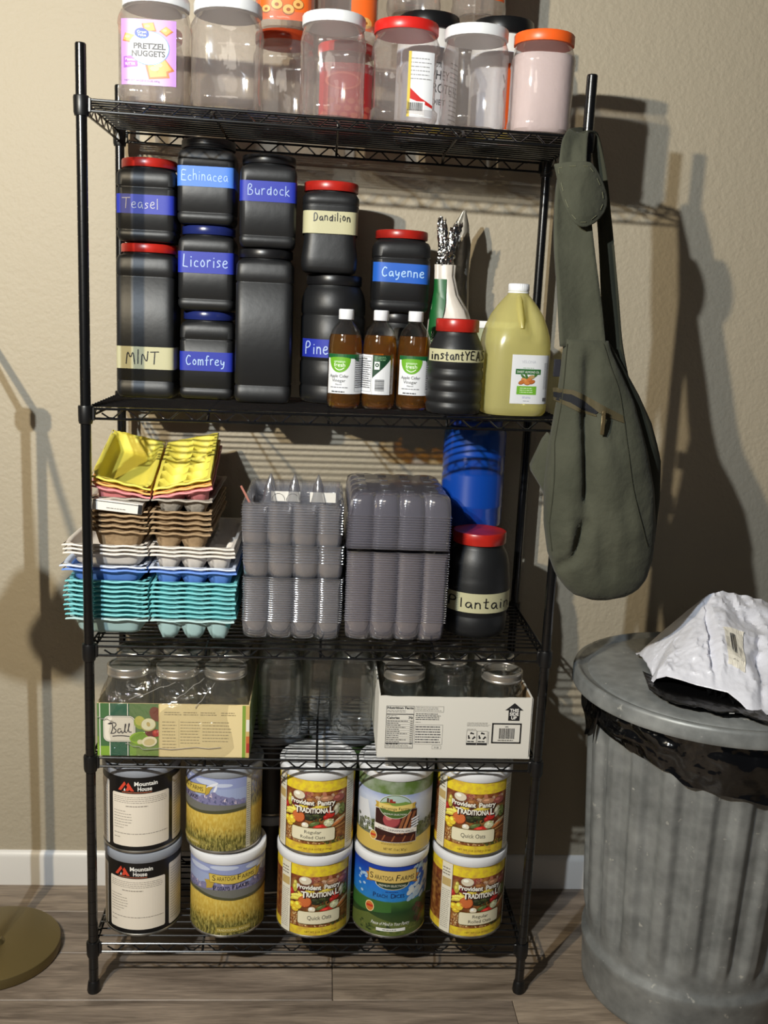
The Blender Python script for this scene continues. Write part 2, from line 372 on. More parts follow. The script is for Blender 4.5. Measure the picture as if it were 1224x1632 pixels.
# floor: subfloor with one object per plank
mb = MB(); mb.box(-3, -2.8, -0.03, 3, WALL_Y+0.02, -0.008)
floor = tag(mb.build('floor', mat('dark_underlay', (38, 32, 27), 0.9), smooth=False), 'grey-brown wood plank floor', kind='structure')
def plank_mat(i, a, b_):
    m, nt, b = new_mat('wood_plank_%d' % i); L = nt.links
    tc = nt.nodes.new('ShaderNodeTexCoord'); oi = nt.nodes.new('ShaderNodeObjectInfo')
    ad = nt.nodes.new('ShaderNodeVectorMath'); ad.operation = 'ADD'; L.new(tc.outputs['Object'], ad.inputs[0])
    cm = nt.nodes.new('ShaderNodeCombineXYZ'); mu = nt.nodes.new('ShaderNodeMath'); mu.operation = 'MULTIPLY'; mu.inputs[1].default_value = 37; L.new(oi.outputs['Random'], mu.inputs[0])
    L.new(mu.outputs[0], cm.inputs[1]); L.new(mu.outputs[0], cm.inputs[0]); L.new(cm.outputs[0], ad.inputs[1])
    mp = nt.nodes.new('ShaderNodeMapping'); mp.inputs['Scale'].default_value = (1.6, 16, 1); L.new(ad.outputs[0], mp.inputs[0])
    n = nt.nodes.new('ShaderNodeTexNoise'); n.inputs['Scale'].default_value = 2.2; n.inputs['Detail'].default_value = 9; n.inputs['Roughness'].default_value = .62; n.inputs['Distortion'].default_value = .7; L.new(mp.outputs[0], n.inputs['Vector'])
    cr = nt.nodes.new('ShaderNodeValToRGB'); L.new(n.outputs[0], cr.inputs[0]); el = cr.color_ramp.elements
    el[0].position = .30; el[0].color = lin(a); el[1].position = .68; el[1].color = lin(b_)
    mp2 = nt.nodes.new('ShaderNodeMapping'); mp2.inputs['Scale'].default_value = (3, 60, 1); L.new(ad.outputs[0], mp2.inputs[0])
    n2 = nt.nodes.new('ShaderNodeTexNoise'); n2.inputs['Scale'].default_value = 6; n2.inputs['Detail'].default_value = 5; L.new(mp2.outputs[0], n2.inputs['Vector'])
    r2 = nt.nodes.new('ShaderNodeMapRange'); r2.inputs[1].default_value = .35; r2.inputs[2].default_value = .7; r2.inputs[3].default_value = .72; r2.inputs[4].default_value = 1.08; L.new(n2.outputs[0], r2.inputs[0])
    mx = nt.nodes.new('ShaderNodeVectorMath'); mx.operation = 'SCALE'; L.new(cr.outputs[0], mx.inputs[0]); L.new(r2.outputs[0], mx.inputs['Scale'])
    rv = nt.nodes.new('ShaderNodeMapRange'); rv.inputs[3].default_value = .82; rv.inputs[4].default_value = 1.16; L.new(oi.outputs['Random'], rv.inputs[0])
    mx2 = nt.nodes.new('ShaderNodeVectorMath'); mx2.operation = 'SCALE'; L.new(mx.outputs[0], mx2.inputs[0]); L.new(rv.outputs[0], mx2.inputs['Scale'])
    L.new(mx2.outputs[0], b.inputs['Base Color']); b.inputs['Roughness'].default_value = .48
    bp = nt.nodes.new('ShaderNodeBump'); bp.inputs['Strength'].default_value = .15; bp.inputs['Distance'].default_value = .001; L.new(n2.outputs[0], bp.inputs['Height']); L.new(bp.outputs[0], b.inputs['Normal'])
    return m
PM = [plank_mat(0, (92, 80, 70), (158, 142, 126)), plank_mat(1, (106, 92, 78), (174, 156, 136))]
PW, PL = 0.152, 1.21
pm = []
for k in range(2):
    mb = MB(); mb.box(0.0006, 0.0006, -0.008, PL-0.0006, PW-0.0006, 0, bev=0.0012); pm.append(mb.mesh('plank', PM[k], smooth=False))
y0 = 0.2755-0.1525*20; row = 0
for row in range(21):
    y = 0.2755-PW*2*10+PW*row
    for j, x in enumerate([0.049-PL*3+((row*0.43) % 1)*PL if row != 18 else 0.049-PL*3 + 0]*6):
        xx = x+PL*j
        if xx > 3 or xx+PL < -3: continue
        o = bpy.data.objects.new('plank', pm[(row*2+j*3) % 2]); COL.objects.link(o); o.parent = floor; o.location = (xx, y, 0)

# ------------------------------------------------------------------ wire rack
HW, RD, RH = 0.4425, 0.3289, 1.822
SHELF = {'A': (1.7248, -0.0165), 'B': (1.2055, 0.0113), 'C': (0.7493, 0.0085), 'D': (0.5182, 0.004), 'E': (0.1092, 0.0)}
def sz(k, x): return SHELF[k][0]+SHELF[k][1]*x+0.0045
blk = mat('black_rack_enamel', (12, 12, 13), 0.26, coat=0.3)
blkp = mat('black_plastic_collar', (14, 14, 15), 0.4)
rack = thing('wire_shelving_unit', (0, RD/2, 0), 'tall black five-shelf wire rack standing against the beige wall', 'shelf')
for x in (-HW, HW):
    for y in (0, RD):
        mb = MB(); pr = [(0.0095, 0.018)]
        z = 0.03
        while z < RH-0.01:
            pr += [(0.0095, z-0.0007), (0.0090, z-0.0005), (0.0090, z+0.0005), (0.0095, z+0.0007)]; z += 0.0254
        pr += [(0.0095, RH-0.002), (0.0085, RH)]
        mb.lathe(pr, 20)
        po = mb.build('post', blk, rack, loc=(x, y-RD/2, 0), angle=25)
        f = MB(); f.lathe([(0.0125, 0), (0.0135, 0.004), (0.0125, 0.016), (0.011, 0.024), (0.0098, 0.026)], 20); f.build('foot', blkp, po)
for k, (z0, sl) in SHELF.items():
    Z = lambda x, d=0: z0+sl*x+d
    rim = MB(); ix = HW-0.008
    for dz in (0, -0.018):
        for y in (0, RD):
            rim.tube([(-ix, y, Z(-ix, dz)), (ix, y, Z(ix, dz))], 0.0024, 8)
        for x in (-HW, HW):
            rim.tube([(x, 0.008, Z(x, dz)), (x, RD-0.008, Z(x, dz))], 0.0024, 8)
    nz = 31
    for y in (0, RD):
        pts = []
        for i in range(nz+1):
            x = -HW+0.045+(2*HW-0.09)*i/nz; hi = i % 2
            pts += [(x-0.004, y+0.0035, Z(x, -0.001 if hi else -0.0165)), (x+0.004, y+0.0035, Z(x, -0.001 if hi else -0.0165))]
        pts = [(-HW+0.028, y+0.0035, Z(-HW+.028, -0.008))]+pts
        rim.tube(pts, 0.0017, 5)
    for x in (-HW, HW):
        pts = []
        for i in range(12):
            y = 0.02+(RD-0.04)*i/11; hi = i % 2
            pts += [(x, y-0.002, Z(x, -0.001 if hi else -0.0165)), (x, y+0.002, Z(x, -0.001 if hi else -0.0165))]
        rim.tube(pts, 0.0017, 5)
    sh = rim.build('shelf', blk, rack, loc=(0, -RD/2, 0))
    dk = MB()
    nw = 14
    for i in range(1, nw):
        y = RD*i/nw; dk.tube([(-HW+0.001, y, Z(-HW, 0.0025)), (HW-0.001, y, Z(HW, 0.0025))], 0.0018, 6)
    for x in (-0.2215, 0.0, 0.2215):
        dk.tube([(x, 0.0, Z(x, -0.0155)), (x, 0.012, Z(x, -0.004)), (x, 0.03, Z(x, -0.0015)), (x, RD-0.03, Z(x, -0.0015)), (x, RD-0.012, Z(x, -0.004)), (x, RD, Z(x, -0.0155))], 0.0026, 6)
    dk.build('wire_deck', blk, sh)
    for x in (-HW, HW):
        for y in (0, RD):
            c = MB(); zz = Z(x)
            c.lathe([(0.0100, zz-0.028), (0.0118, zz-0.0275), (0.0132, zz-0.022), (0.0136, zz+0.003), (0.0128, zz+0.0055), (0.0100, zz+0.006)], 20, c=(x, y))
            sx, sy = (-1 if x > 0 else 1), (1 if y == 0 else -1)
            c.box(min(x, x+sx*0.017), y-0.004, zz-0.021, max(x, x+sx*0.017), y+0.004, zz+0.003, bev=0.001)
            c.box(x-0.004, min(y, y+sy*0.017), zz-0.021, x+0.004, max(y, y+sy*0.017), zz+0.003, bev=0.001)
            c.build('collar', blkp, sh)

# ------------------------------------------------------------------ food cans on the bottom shelf
tin = mat('bare_tin', (168, 165, 158), 0.28, metal=0.9)
lid_white = mat('white_plastic_lid', (232, 233, 236), 0.35)
lid_grey = mat('frosted_grey_plastic_lid', (150, 155, 165), 0.3)
CR = 0.0775; CH = 0.178; PITCH_CAN = 0.1885
def can_body(lid_m, rim=0.0):
    me = []
    mb = MB(); mb.lathe([(CR-0.006, 0.003), (CR-0.003, 0), (CR+0.0008, 0.0005), (CR+0.001, 0.004), (CR-0.0008, 0.0055), (CR-0.0008, CH-0.0055), (CR+0.001, CH-0.004), (CR+0.001, CH), (CR-0.003, CH), (CR-0.005, CH-0.004)], 64)
    l = MB(); R = CR+0.0024
    l.lathe([(R-0.0004, CH-0.0125), (R, CH-0.012), (R+0.0002, CH+0.004), (R-0.001, CH+0.0062), (R-0.005, CH+0.0074), (R-0.009, CH+0.0068), (R-0.010, CH+0.0035), (R-0.03, CH+0.0036), (R-0.031, CH+0.0046), (R-0.036, CH+0.0046), (R-0.037, CH+0.0034)], 64, cap0=False)
    return mb.mesh('can_body', tin), l.mesh('can_lid', lid_m)
CAN_W = can_body(lid_white); CAN_G = can_body(lid_grey)
def can(x, y, z, lab, rz, kind, label_fn, group=None, name='food_can'):
    t = thing(name, (x, y, z), lab, 'can', rz=rz, group=group)
    b, l = CAN_G if kind == 'g' else CAN_W
    o = bpy.data.objects.new('can_body', b); COL.objects.link(o); o.parent = t
    o = bpy.data.objects.new('lid', l); COL.objects.link(o); o.parent = t
    label_fn(t); return t
LR = CR+0.0002
V0, V1 = 0.0058, CH-0.0135
# --- black label with white instruction panel
def lab_black(t, flip=0):
    m = mat('black_label_paper', (17, 16, 17), 0.35)
    lb = sheet(LR, -pi*LR, pi*LR, V0, V1, n=72).build('label', m, t)
    d = Decal(cyl_map(LR)); cream = (236, 226, 210)
    d.rrect(-0.061, 0.015, 0.060, 0.130, 0.004, cream, 1)
    d.rrect(-0.125, 0.010, -0.072, 0.150, 0.004, cream, 1); d.rrect(0.070, 0.010, 0.118, 0.150, 0.004, cream, 1)
    grey = (150, 140, 128)
    d.lines(-0.057, 0.108, 0.056, 0.124, 4, grey, 2, t=.28, fill=.95, seed=1)
    d.lines(-0.030, 0.100, 0.014, 0.105, 1, grey, 2, t=.4, fill=1)
    d.lines(-0.057, 0.052, -0.015, 0.094, 7, grey, 2, t=.22, fill=.5, seed=4)
    d.lines(-0.057, 0.040, 0.056, 0.045, 1, grey, 2, t=.3, fill=1, seed=5); d.lines(-0.057, 0.031, -0.040, 0.036, 1, grey, 2, t=.3)
    d.lines(-0.120, 0.02, -0.077, 0.14, 20, grey, 2, t=.2, seed=8); d.lines(0.074, 0.02, 0.114, 0.14, 20, grey, 2, t=.2, seed=9)
    red = (214, 72, 48); wh = (240, 238, 232)
    d.poly([(-0.047,0.136),(-0.040,0.136),(-0.030,0.150),(-0.0265,0.1445),(-0.031,0.136),(-0.0245,0.136),(-0.0225,0.139),(-0.0195,0.136),(-0.013,0.136),(-0.0245,0.154),(-0.0285,0.148),(-0.0325,0.156)], red, 2)
    d.poly([(-0.0345,0.136),(-0.0305,0.136),(-0.032,0.1425)], wh, 3)
    d.text('Mountain', -0.0125, 0.1475, 0.0125, wh, 2, bold=.025, align='l', fit=0.046, vs=1.0)
    d.text('House', -0.006, 0.1365, 0.0125, wh, 2, bold=.025, align='l', fit=0.028, vs=1.0)
    d.lines(-0.038, 0.1315, 0.022, 0.1345, 1, (196, 110, 80), 2, t=.5, fill=1, word=.003)
    d.build('print', lb)
# --- wheat-field label
def lab_field(t, sel=0):
    m = ramp_mat('wheat_field_label', [(0.0, (62, 62, 26)), (0.03, (96, 90, 34)), (0.052, (184, 152, 58)), (0.088, (214, 180, 74)), (0.098, (128, 122, 82)), (0.112, (96, 98, 104)), (0.150, (140, 148, 186)), (0.178, (190, 200, 224))], amp=.004, nscale=22, col2=(232, 214, 120), amt=.5, cscale=240, stretch=(1, .35, 1))
    lb = sheet(LR, -pi*LR, pi*LR, V0, V1, n=72).build('label', m, t)
    d = Decal(cyl_map(LR)); rnd = random.Random(5)
    d.rect(-.12, .109, .135, V1, (158, 170, 206), 0); d.rect(-.12, .142, .135, V1, (146, 156, 200), .5)
    for a in ((-.08,.152,.03,.006),(-.02,.158,.03,.005),(.05,.155,.025,.006),(.085,.150,.02,.004),(.0,.128,.03,.006)): d.ell(*a, (196, 204, 226), 1)
    d.ell(.062, .148, .016, .0030, (226, 228, 236), 1.5, rot=.5); d.ell(.070, .1415, .010, .0025, (226, 228, 236), 1.5, rot=1.2)
    ht = lambda x: .119+.013*math.exp(-((x-.068)/.026)**2)+.006*math.exp(-((x+.02)/.04)**2)+.006*noise.noise(Vector((x*70, 2.2, 0)))+.003*noise.noise(Vector((x*210, 7.2, 0)))
    mt = [(-.12,.100)]; x = -.12
    while x < .135: mt.append((x, ht(x))); x += .003
    mt += [(.135,.100)]; d.poly(mt, (126, 124, 162), 2)
    for i in range(170):
        x = rnd.uniform(-.115,.13); dd_ = rnd.uniform(0, .018); y = ht(x)-dd_-.001; s_ = rnd.uniform(.0012,.0034)
        c = (226, 208, 216) if (dd_ < .006 and i % 3 == 0) else rnd.choice([(104, 102, 142), (138, 132, 168), (90, 92, 128), (150, 140, 170)])
        d.poly([(x-s_,y-s_*1.2),(x+s_*.8,y-s_*2.2),(x+s_*.3,y+s_*.6)], c, 2.5+.5*(i % 3))
    hl = [(-.12,.096),(-.09,.104),(-.04,.108),(0,.109),(.05,.107),(.08,.108),(.115,.106),(.115,.094),(.08,.089),(.04,.086),(.0,.085),(-.04,.090),(-.08,.098),(-.12,.100)]
    hl = [(a if a < .11 else .135, b) for a, b in hl]; d.poly(hl, (112, 112, 106), 4.5)
    hl = [(-.12,.098),(-.08,.101),(-.04,.094),(0,.090),(.04,.092),(.08,.096),(.115,.10),(.115,.094),(.08,.089),(.04,.086),(.0,.085),(-.04,.088),(-.08,.094),(-.12,.094)]
    hl = [(a if a < .11 else .135, b) for a, b in hl]; d.poly(hl, (76, 76, 52), 5)
    for i in range(230):
        x = rnd.uniform(-.115,.11); y = rnd.uniform(.008,.052); L_ = rnd.uniform(.004,.012); a = rnd.uniform(-.7,.7)
        c = rnd.choice([(224,204,104),(52,56,20),(84,88,30),(38,42,18),(186,160,60),(146,150,70)])
        d.poly([(x,y),(x+.0009,y),(x+L_*sin(a),y+L_*cos(a))], c, 5.5)
    d.rect(-0.036, 0.0125, 0.038, 0.024, (160, 142, 62), 7)
    d.text('TRADITIONAL BAKING', 0.001, 0.0155, 0.0075, (236, 222, 160), 8, fit=.068)
    gold, dk = (212, 186, 84), (60, 50, 26)
    def wave(x): return 0.1345+0.05*x
    d.poly([(-.058,.109),(-.044,.113),(-.040,.126),(-.052,.130),(-.062,.128),(-.057,.119)], (186, 156, 62), 7)
    d.poly([(.058,.132),(.050,.126),(.046,.138),(.056,.146),(.066,.147),(.060,.139)], (186, 156, 62), 7)
    pl = [(-.050+.1*i/8, wave(-.05+.1*i/8)-.0095+.0022*cos(i*.8)) for i in range(9)]; pu = [(-.052+.104*i/8, wave(-.05+.1*i/8)+.0105+.0022*cos(i*.8)) for i in range(9)]
    d.poly(pl+pu[::-1], (120, 98, 40), 7.5); pl = [(a*.985, b+.001) for a, b in pl]; pu = [(a*.985, b-.001) for a, b in pu]
    d.poly(pl+pu[::-1], gold, 8)
    f = lambda a, b: (a, b+0.05*a)
    def caps(words, x, y, S, s_, col, fit, fn=None):
        tot = sum(len(w_) for w_ in words); 
    d.text('S', -.044, .1295, .0175, dk, 9, align='l', fn=None); d.text('ARATOGA', -.0345, .1298, .013, dk, 9, align='l', fit=.038, fn=f, bold=.01)
    d.text('F', .0075, .1318, .0175, dk, 9, align='l'); d.text('ARMS', .0155, .1322, .013, dk, 9, align='l', fit=.029, fn=f, bold=.01)
    d.text('P', -.042, .108, .0155, (34, 32, 52), 8, align='l'); d.text('OTATO', -.034, .109, .0115, (34, 32, 52), 8, align='l', fit=.026, bold=.01)
    d.text('F', -.003, .111, .0155, (34, 32, 52), 8, align='l'); d.text('LAKES', .005, .112, .0115, (34, 32, 52), 8, align='l', fit=.027, fn=f, bold=.01)
    d.rect(.135, V0, .146, V1, (206, 200, 180), 6); d.lines(.136, .01, .145, .15, 30, (120, 116, 104), 7, t=.3)
    d.build('print', lb)
# --- oats label
def lab_oats(t, lines_, qt):
    m = ramp_mat('oats_picture_label', [(0.0, (236, 210, 52)), (0.0245, (236, 210, 52)), (0.0246, (120, 62, 28)), (0.07, (104, 52, 26)), (0.11, (88, 44, 26)), (0.1405, (128, 62, 34)), (0.1406, (240, 216, 44)), (0.17, (240, 216, 44))], amp=.0002, nscale=60, col2=(196, 140, 70), amt=.65, cscale=70)
    lb = sheet(LR, -pi*LR, pi*LR, V0, V1, n=72).build('label', m, t)
    d = Decal(cyl_map(LR)); rnd = random.Random(3)
    wheat = [(206,170,112),(150,92,54),(228,202,150),(120,60,34),(186,142,88)]
    for i in range(170):
        x = rnd.uniform(-.066,-.030); y = rnd.uniform(.028,.056); a = rnd.uniform(0, pi)
        if rnd.random() < .35: x = rnd.uniform(-.066, .066); y = rnd.uniform(.026,.036)
        d.ell(x, y, .0022, .0011, wheat[i % 5], 1, n=7, rot=a)
    for i in range(60): d.ell(rnd.uniform(.018,.064), rnd.uniform(.026,.035), .0022, .0013, rnd.choice([(70,88,40),(98,112,50),(52,62,30),(196,158,60)]), 2, n=7, rot=rnd.uniform(0, 3))
    for i in range(26): d.ell(rnd.uniform(-.02,.064), rnd.uniform(.118,.136), .007, .0045, rnd.choice([(186,120,92),(160,70,60),(204,170,140),(120,46,46),(170,140,96)]), 1, n=12, rot=rnd.uniform(0, 3))
    def veg(x, y, rx, ry, c, lay=3, rot=0):
        dk = tuple(int(v*.55) for v in c); hi = tuple(min(255, int(v*1.12+26)) for v in c)
        d.ell(x, y-.0006, rx*1.07, ry*1.07, dk, lay, rot=rot); d.ell(x, y, rx, ry, c, lay+1, rot=rot); d.ell(x-rx*.25, y+ry*.3, rx*.45, ry*.4, hi, lay+2, n=10, rot=rot)
    veg(-.036,.131,.013,.009,(226,214,190)); veg(-.010,.122,.012,.006,(150,96,50)); veg(.022,.126,.014,.006,(182,130,96)); veg(.048,.124,.014,.008,(150,80,70))
    veg(-.058,.112,.0055,.010,(188,176,66)); veg(-.057,.122,.004,.007,(198,188,90)); veg(-.044,.110,.0075,.0085,(104,24,34)); veg(-.066,.100,.006,.010,(170,40,34))
    veg(-.026,.106,.010,.006,(214,186,60)); veg(.010,.108,.018,.004,(214,190,70),rot=.1)
    for i in range(5): veg(-.060+.004*i,.088-.0015*i+.001*i*i,.0105,.0034,(230,206,80),3,rot=.5-.32*i)
    for a in range(7):   # banana bunch curve
        veg(-.062+.0046*a, .092+.004*sin(a*.6), .0055, .004, (236,212,92), 4)
    d.ell(-.036, .083, .0145, .0135, (120, 48, 22), 6); d.ell(-.036, .084, .0136, .0128, (200, 92, 44), 7)
    for i in range(-4, 5):
        for j in range(-4, 5):
            x, y = i*.0030+(j % 2)*.0015, j*.0027
            if x*x/.013**2+y*y/.012**2 < .85: d.ell(-.036+x, .084+y, .0010, .0009, (232, 150, 84), 8, n=6)
    veg(-.062,.072,.0085,.0075,(236,196,48),6); veg(-.050,.074,.0080,.0090,(238,206,62),6); veg(-.057,.063,.008,.005,(228,190,50),5)
    veg(-.012,.086,.013,.008,(40,44,26)); veg(.004,.091,.014,.007,(48,54,30),4); 
    for i in range(34): d.ell(-.016+rnd.uniform(0,.036), .078+rnd.uniform(0,.017), .0022, .0018, rnd.choice([(34,38,24),(60,70,36),(82,92,50),(24,26,18)]), 7, n=7)
    veg(.030,.092,.0095,.0085,(196,44,34),6); veg(.021,.085,.006,.0055,(176,36,30),6); veg(.044,.100,.007,.0125,(190,186,160),4,rot=-.3); veg(.056,.098,.0085,.012,(112,124,60),4); 
    for i in range(24): d.ell(.050+rnd.uniform(0,.013), .088+rnd.uniform(0,.022), .0022, .0018, rnd.choice([(96,112,52),(150,160,84),(72,84,40)]), 7, n=7)
    veg(-.002,.071,.011,.0045,(92,110,58),6,rot=.35); veg(-.021,.067,.0072,.0062,(240,230,204),8); veg(.010,.064,.015,.0060,(204,44,36),7,rot=.12); veg(-.016,.058,.012,.004,(226,128,58),6); 
    veg(.027,.073,.0105,.0085,(204,206,160),8); 
    for i in range(24): d.ell(.0275+rnd.uniform(-.009,.009), .0745+rnd.uniform(-.006,.006), .0018, .0014, rnd.choice([(230,230,196),(188,196,140),(240,238,214)]), 11, n=7)
    veg(.048,.070,.016,.0035,(200,120,62),6,rot=.4); veg(.052,.076,.016,.0032,(186,170,134),6,rot=.45); veg(.024,.056,.010,.005,(226,220,190),7); 
    for i in range(7): d.poly([(.036,.050+.0035*i),(.068,.054+.0045*i),(.068,.0565+.0045*i),(.036,.052+.0035*i)], rnd.choice([(170,110,60),(200,150,90),(136,84,46)]), 3)
    # name plate and title
    def plate(g, c, lay):
        pts = []
        for cx, cy, a in ((.036,.057,0),(-.045,.057,90),(-.045,.038,180),(.036,.038,270)):
            for i in range(6): tt = rad(a+18*i); pts.append((cx+(.004+g)*cos(tt), cy+(.004+g)*sin(tt)))
        d.poly(pts, c, lay)
    plate(.0018, (110, 92, 40), 11); plate(.0004, (236, 228, 196), 12)
    if len(lines_) == 1: d.text(lines_[0], -.0045, .0435, .0125, (26, 24, 26), 13, bold=.02, fit=.050, vs=1.05)
    else:
        d.text(lines_[0], -.0045, .0495, .0100, (26, 24, 26), 13, bold=.02, fit=.034); d.text(lines_[1], -.0045, .0380, .0100, (26, 24, 26), 13, bold=.02, fit=.050)
    arc = lambda a, b: (a, b+.003-4*a*a*.9)
    for k, (dx, dy, bo, c) in enumerate(((.0007,-.0009,.10,(48,22,14)), (0,0,.035,(248,244,232)))):
        d.text('Provident', -.053+dx, .1125+dy, .0135, c, 12+k, bold=bo, align='l', fit=.050, vs=1.05)
        d.text('Pantry', .0035+dx, .1125+dy, .0135, c, 12+k, bold=bo, align='l', fit=.036, vs=1.05)
        d.text('T', -.044+dx, .0935+dy, .0195, c, 12+k, bold=bo*.8, align='l'); d.text('RADITIONA', -.0325+dx, .0955+dy, .0150, c, 12+k, bold=bo, align='l', fit=.058); d.text('L', .0275+dx, .0955+dy, .0195, c, 12+k, bold=bo*.8, align='l')
    d.text(qt, 0, .0125, .0058, (150, 122, 40), 3, bold=.01, fit=.070)
    d.rect(-.094, V0, -.068, V1, (232, 226, 208), 9); d.rect(-.0685, V0, -.0680, V1, (110, 100, 80), 10)
    d.lines(-.092, .014, -.071, .105, 20, (150, 144, 132), 10, t=.3, seed=2); d.rect(-.0925,.112,-.071,.130,(196,170,110),10); d.lines(-.092,.135,-.071,.155,3,(120,110,96),10)
    d.rect(.068, V0, .094, V1, (232, 226, 208), 9); d.lines(.071, .014, .092, .15, 26, (150, 144, 132), 10, t=.3, seed=6)
    d.build('print', lb)
# --- apple label
def lab_apple(t):
    m = ramp_mat('apple_orchard_label', [(0, (198, 170, 84)), (.034, (214, 188, 100)), (.0345, (70, 76, 44)), (.062, (96, 104, 66)), (.078, (176, 184, 196)), (.12, (196, 206, 228)), (.1355, (150, 166, 210)), (.136, (96, 122, 58)), (.17, (86, 112, 50))], amp=.0006, nscale=40, col2=(236, 236, 240), amt=.3, cscale=24)
    lb = sheet(LR, -pi*LR, pi*LR, V0, V1, n=72).build('label', m, t)
    d = Decal(cyl_map(LR)); rnd = random.Random(9)
    d.poly([(-.10,.105),(-.066,.112),(-.058,.08),(-.05,.05),(-.10,.04)], (222,224,228), 1)
    for i in range(60): d.ell(rnd.choice((-1,1))*rnd.uniform(.045,.095), rnd.uniform(.045,.072), .005, .004, rnd.choice([(52,60,34),(78,88,48),(104,112,66)]), 1, n=8)
    d.poly([(-.12,.038),(-.06,.040),(-.02,.034),(.03,.034),(.07,.042),(.12,.044),(.12,V0),(-.12,V0)], (212, 184, 92), 2)
    d.rect(-.046,.030,.044,.104,(238,234,228),3); d.rect(-.045,.031,.043,.103,(54,22,18),4)
    d.ell(-.010,.080,.0185,.0175,(112,36,44),5); d.ell(-.011,.081,.017,.016,(168,72,76),6); d.ell(-.016,.086,.007,.006,(206,128,120),7)
    for i,(a,b_) in enumerate(((.010,.3),(.019,.34),(.029,.36))): d.poly([(a-.01,.050),(a-.004,.050),(a+.012,.098),(a+.006,.099)], [(150,92,58),(176,112,70),(136,80,48)][i], 6)
    d.rect(-.044,.033,.043,.044,(76,30,20),5)
    for x in (-.03,-.01,.012,.03): d.poly([(x,.033),(x+.003,.033),(x+.009,.046),(x+.006,.046)], (150,90,54), 6)
    d.poly([(-.046,.060),(.0,.052),(.044,.052),(.044,.062),(0,.063),(-.046,.071)] , (236,228,218), 8)
    d.text('DICED CINNAMON APPLES', 0, .0555, .0064, (40,28,26), 9, bold=.01, fit=.074, fn=lambda a,b:(a,b-(a*.08)))
    for i in range(4): d.poly([(.030,.082-.006*i),(.046,.088-.006*i),(.048,.0845-.006*i),(.031,.0790-.006*i)], (232,232,236), 9)
    d.ell(-.0035,.1105,.0345,.0265,(232,230,214),8,n=32); d.ell(-.0035,.1105,.0335,.0255,(74,104,44),9,n=32)
    d.ell(-.0035,.1105,.0320,.0240,(178,198,190),10,n=32,a0=0,a1=180); d.poly([(-.034,.1105),(-.034,.117),(-.02,.121),(.0,.119),(.016,.122),(.028,.118),(.028,.1105)],(118,150,66),11)
    d.poly([(-.034,.1105),(-.033,.116),(-.018,.118),(-.006,.1105)],(204,170,74),12); d.rect(-.016,.119,-.010,.127,(150,44,34),13); d.rect(-.0215,.119,-.0175,.129,(96,60,44),13); d.rect(-.010,.119,-.004,.123,(150,44,34),13)
    d.poly([(-.046,.106),(-.036,.1045),(-.036,.117),(-.046,.119),(-.043,.1125)],(196,160,62),12); d.poly([(.039,.106),(.029,.1045),(.029,.117),(.039,.119),(.036,.1125)],(196,160,62),12)
    d.poly([(-.038,.1055),(-.0035,.1005),(.031,.1055),(.031,.1165),(-.0035,.1125),(-.038,.1165)],(228,204,118),13)
    d.text('Saratoga Farms',-.0035,.1035,.0088,(52,44,28),14,fit=.056,bold=.01); d.text('PREMIUM SELECTIONS',-.0035,.0925,.005,(232,236,220),14,fit=.046,bold=.01)
    d.ell(-.048,.041,.0085,.0105,(238,226,180),8); d.ell(-.048,.041,.007,.009,(214,150,60),9); d.rect(-.054,.039,-.042,.0435,(196,60,40),10)
    d.lines(-.030,.024,.036,.031,2,(150,124,62),4,t=.4,fill=1); d.text('NET WT. 13 oz ( 367 g )',0,.0125,.0075,(92,74,34),4,fit=.048,bold=.01)
    d.build('print', lb)
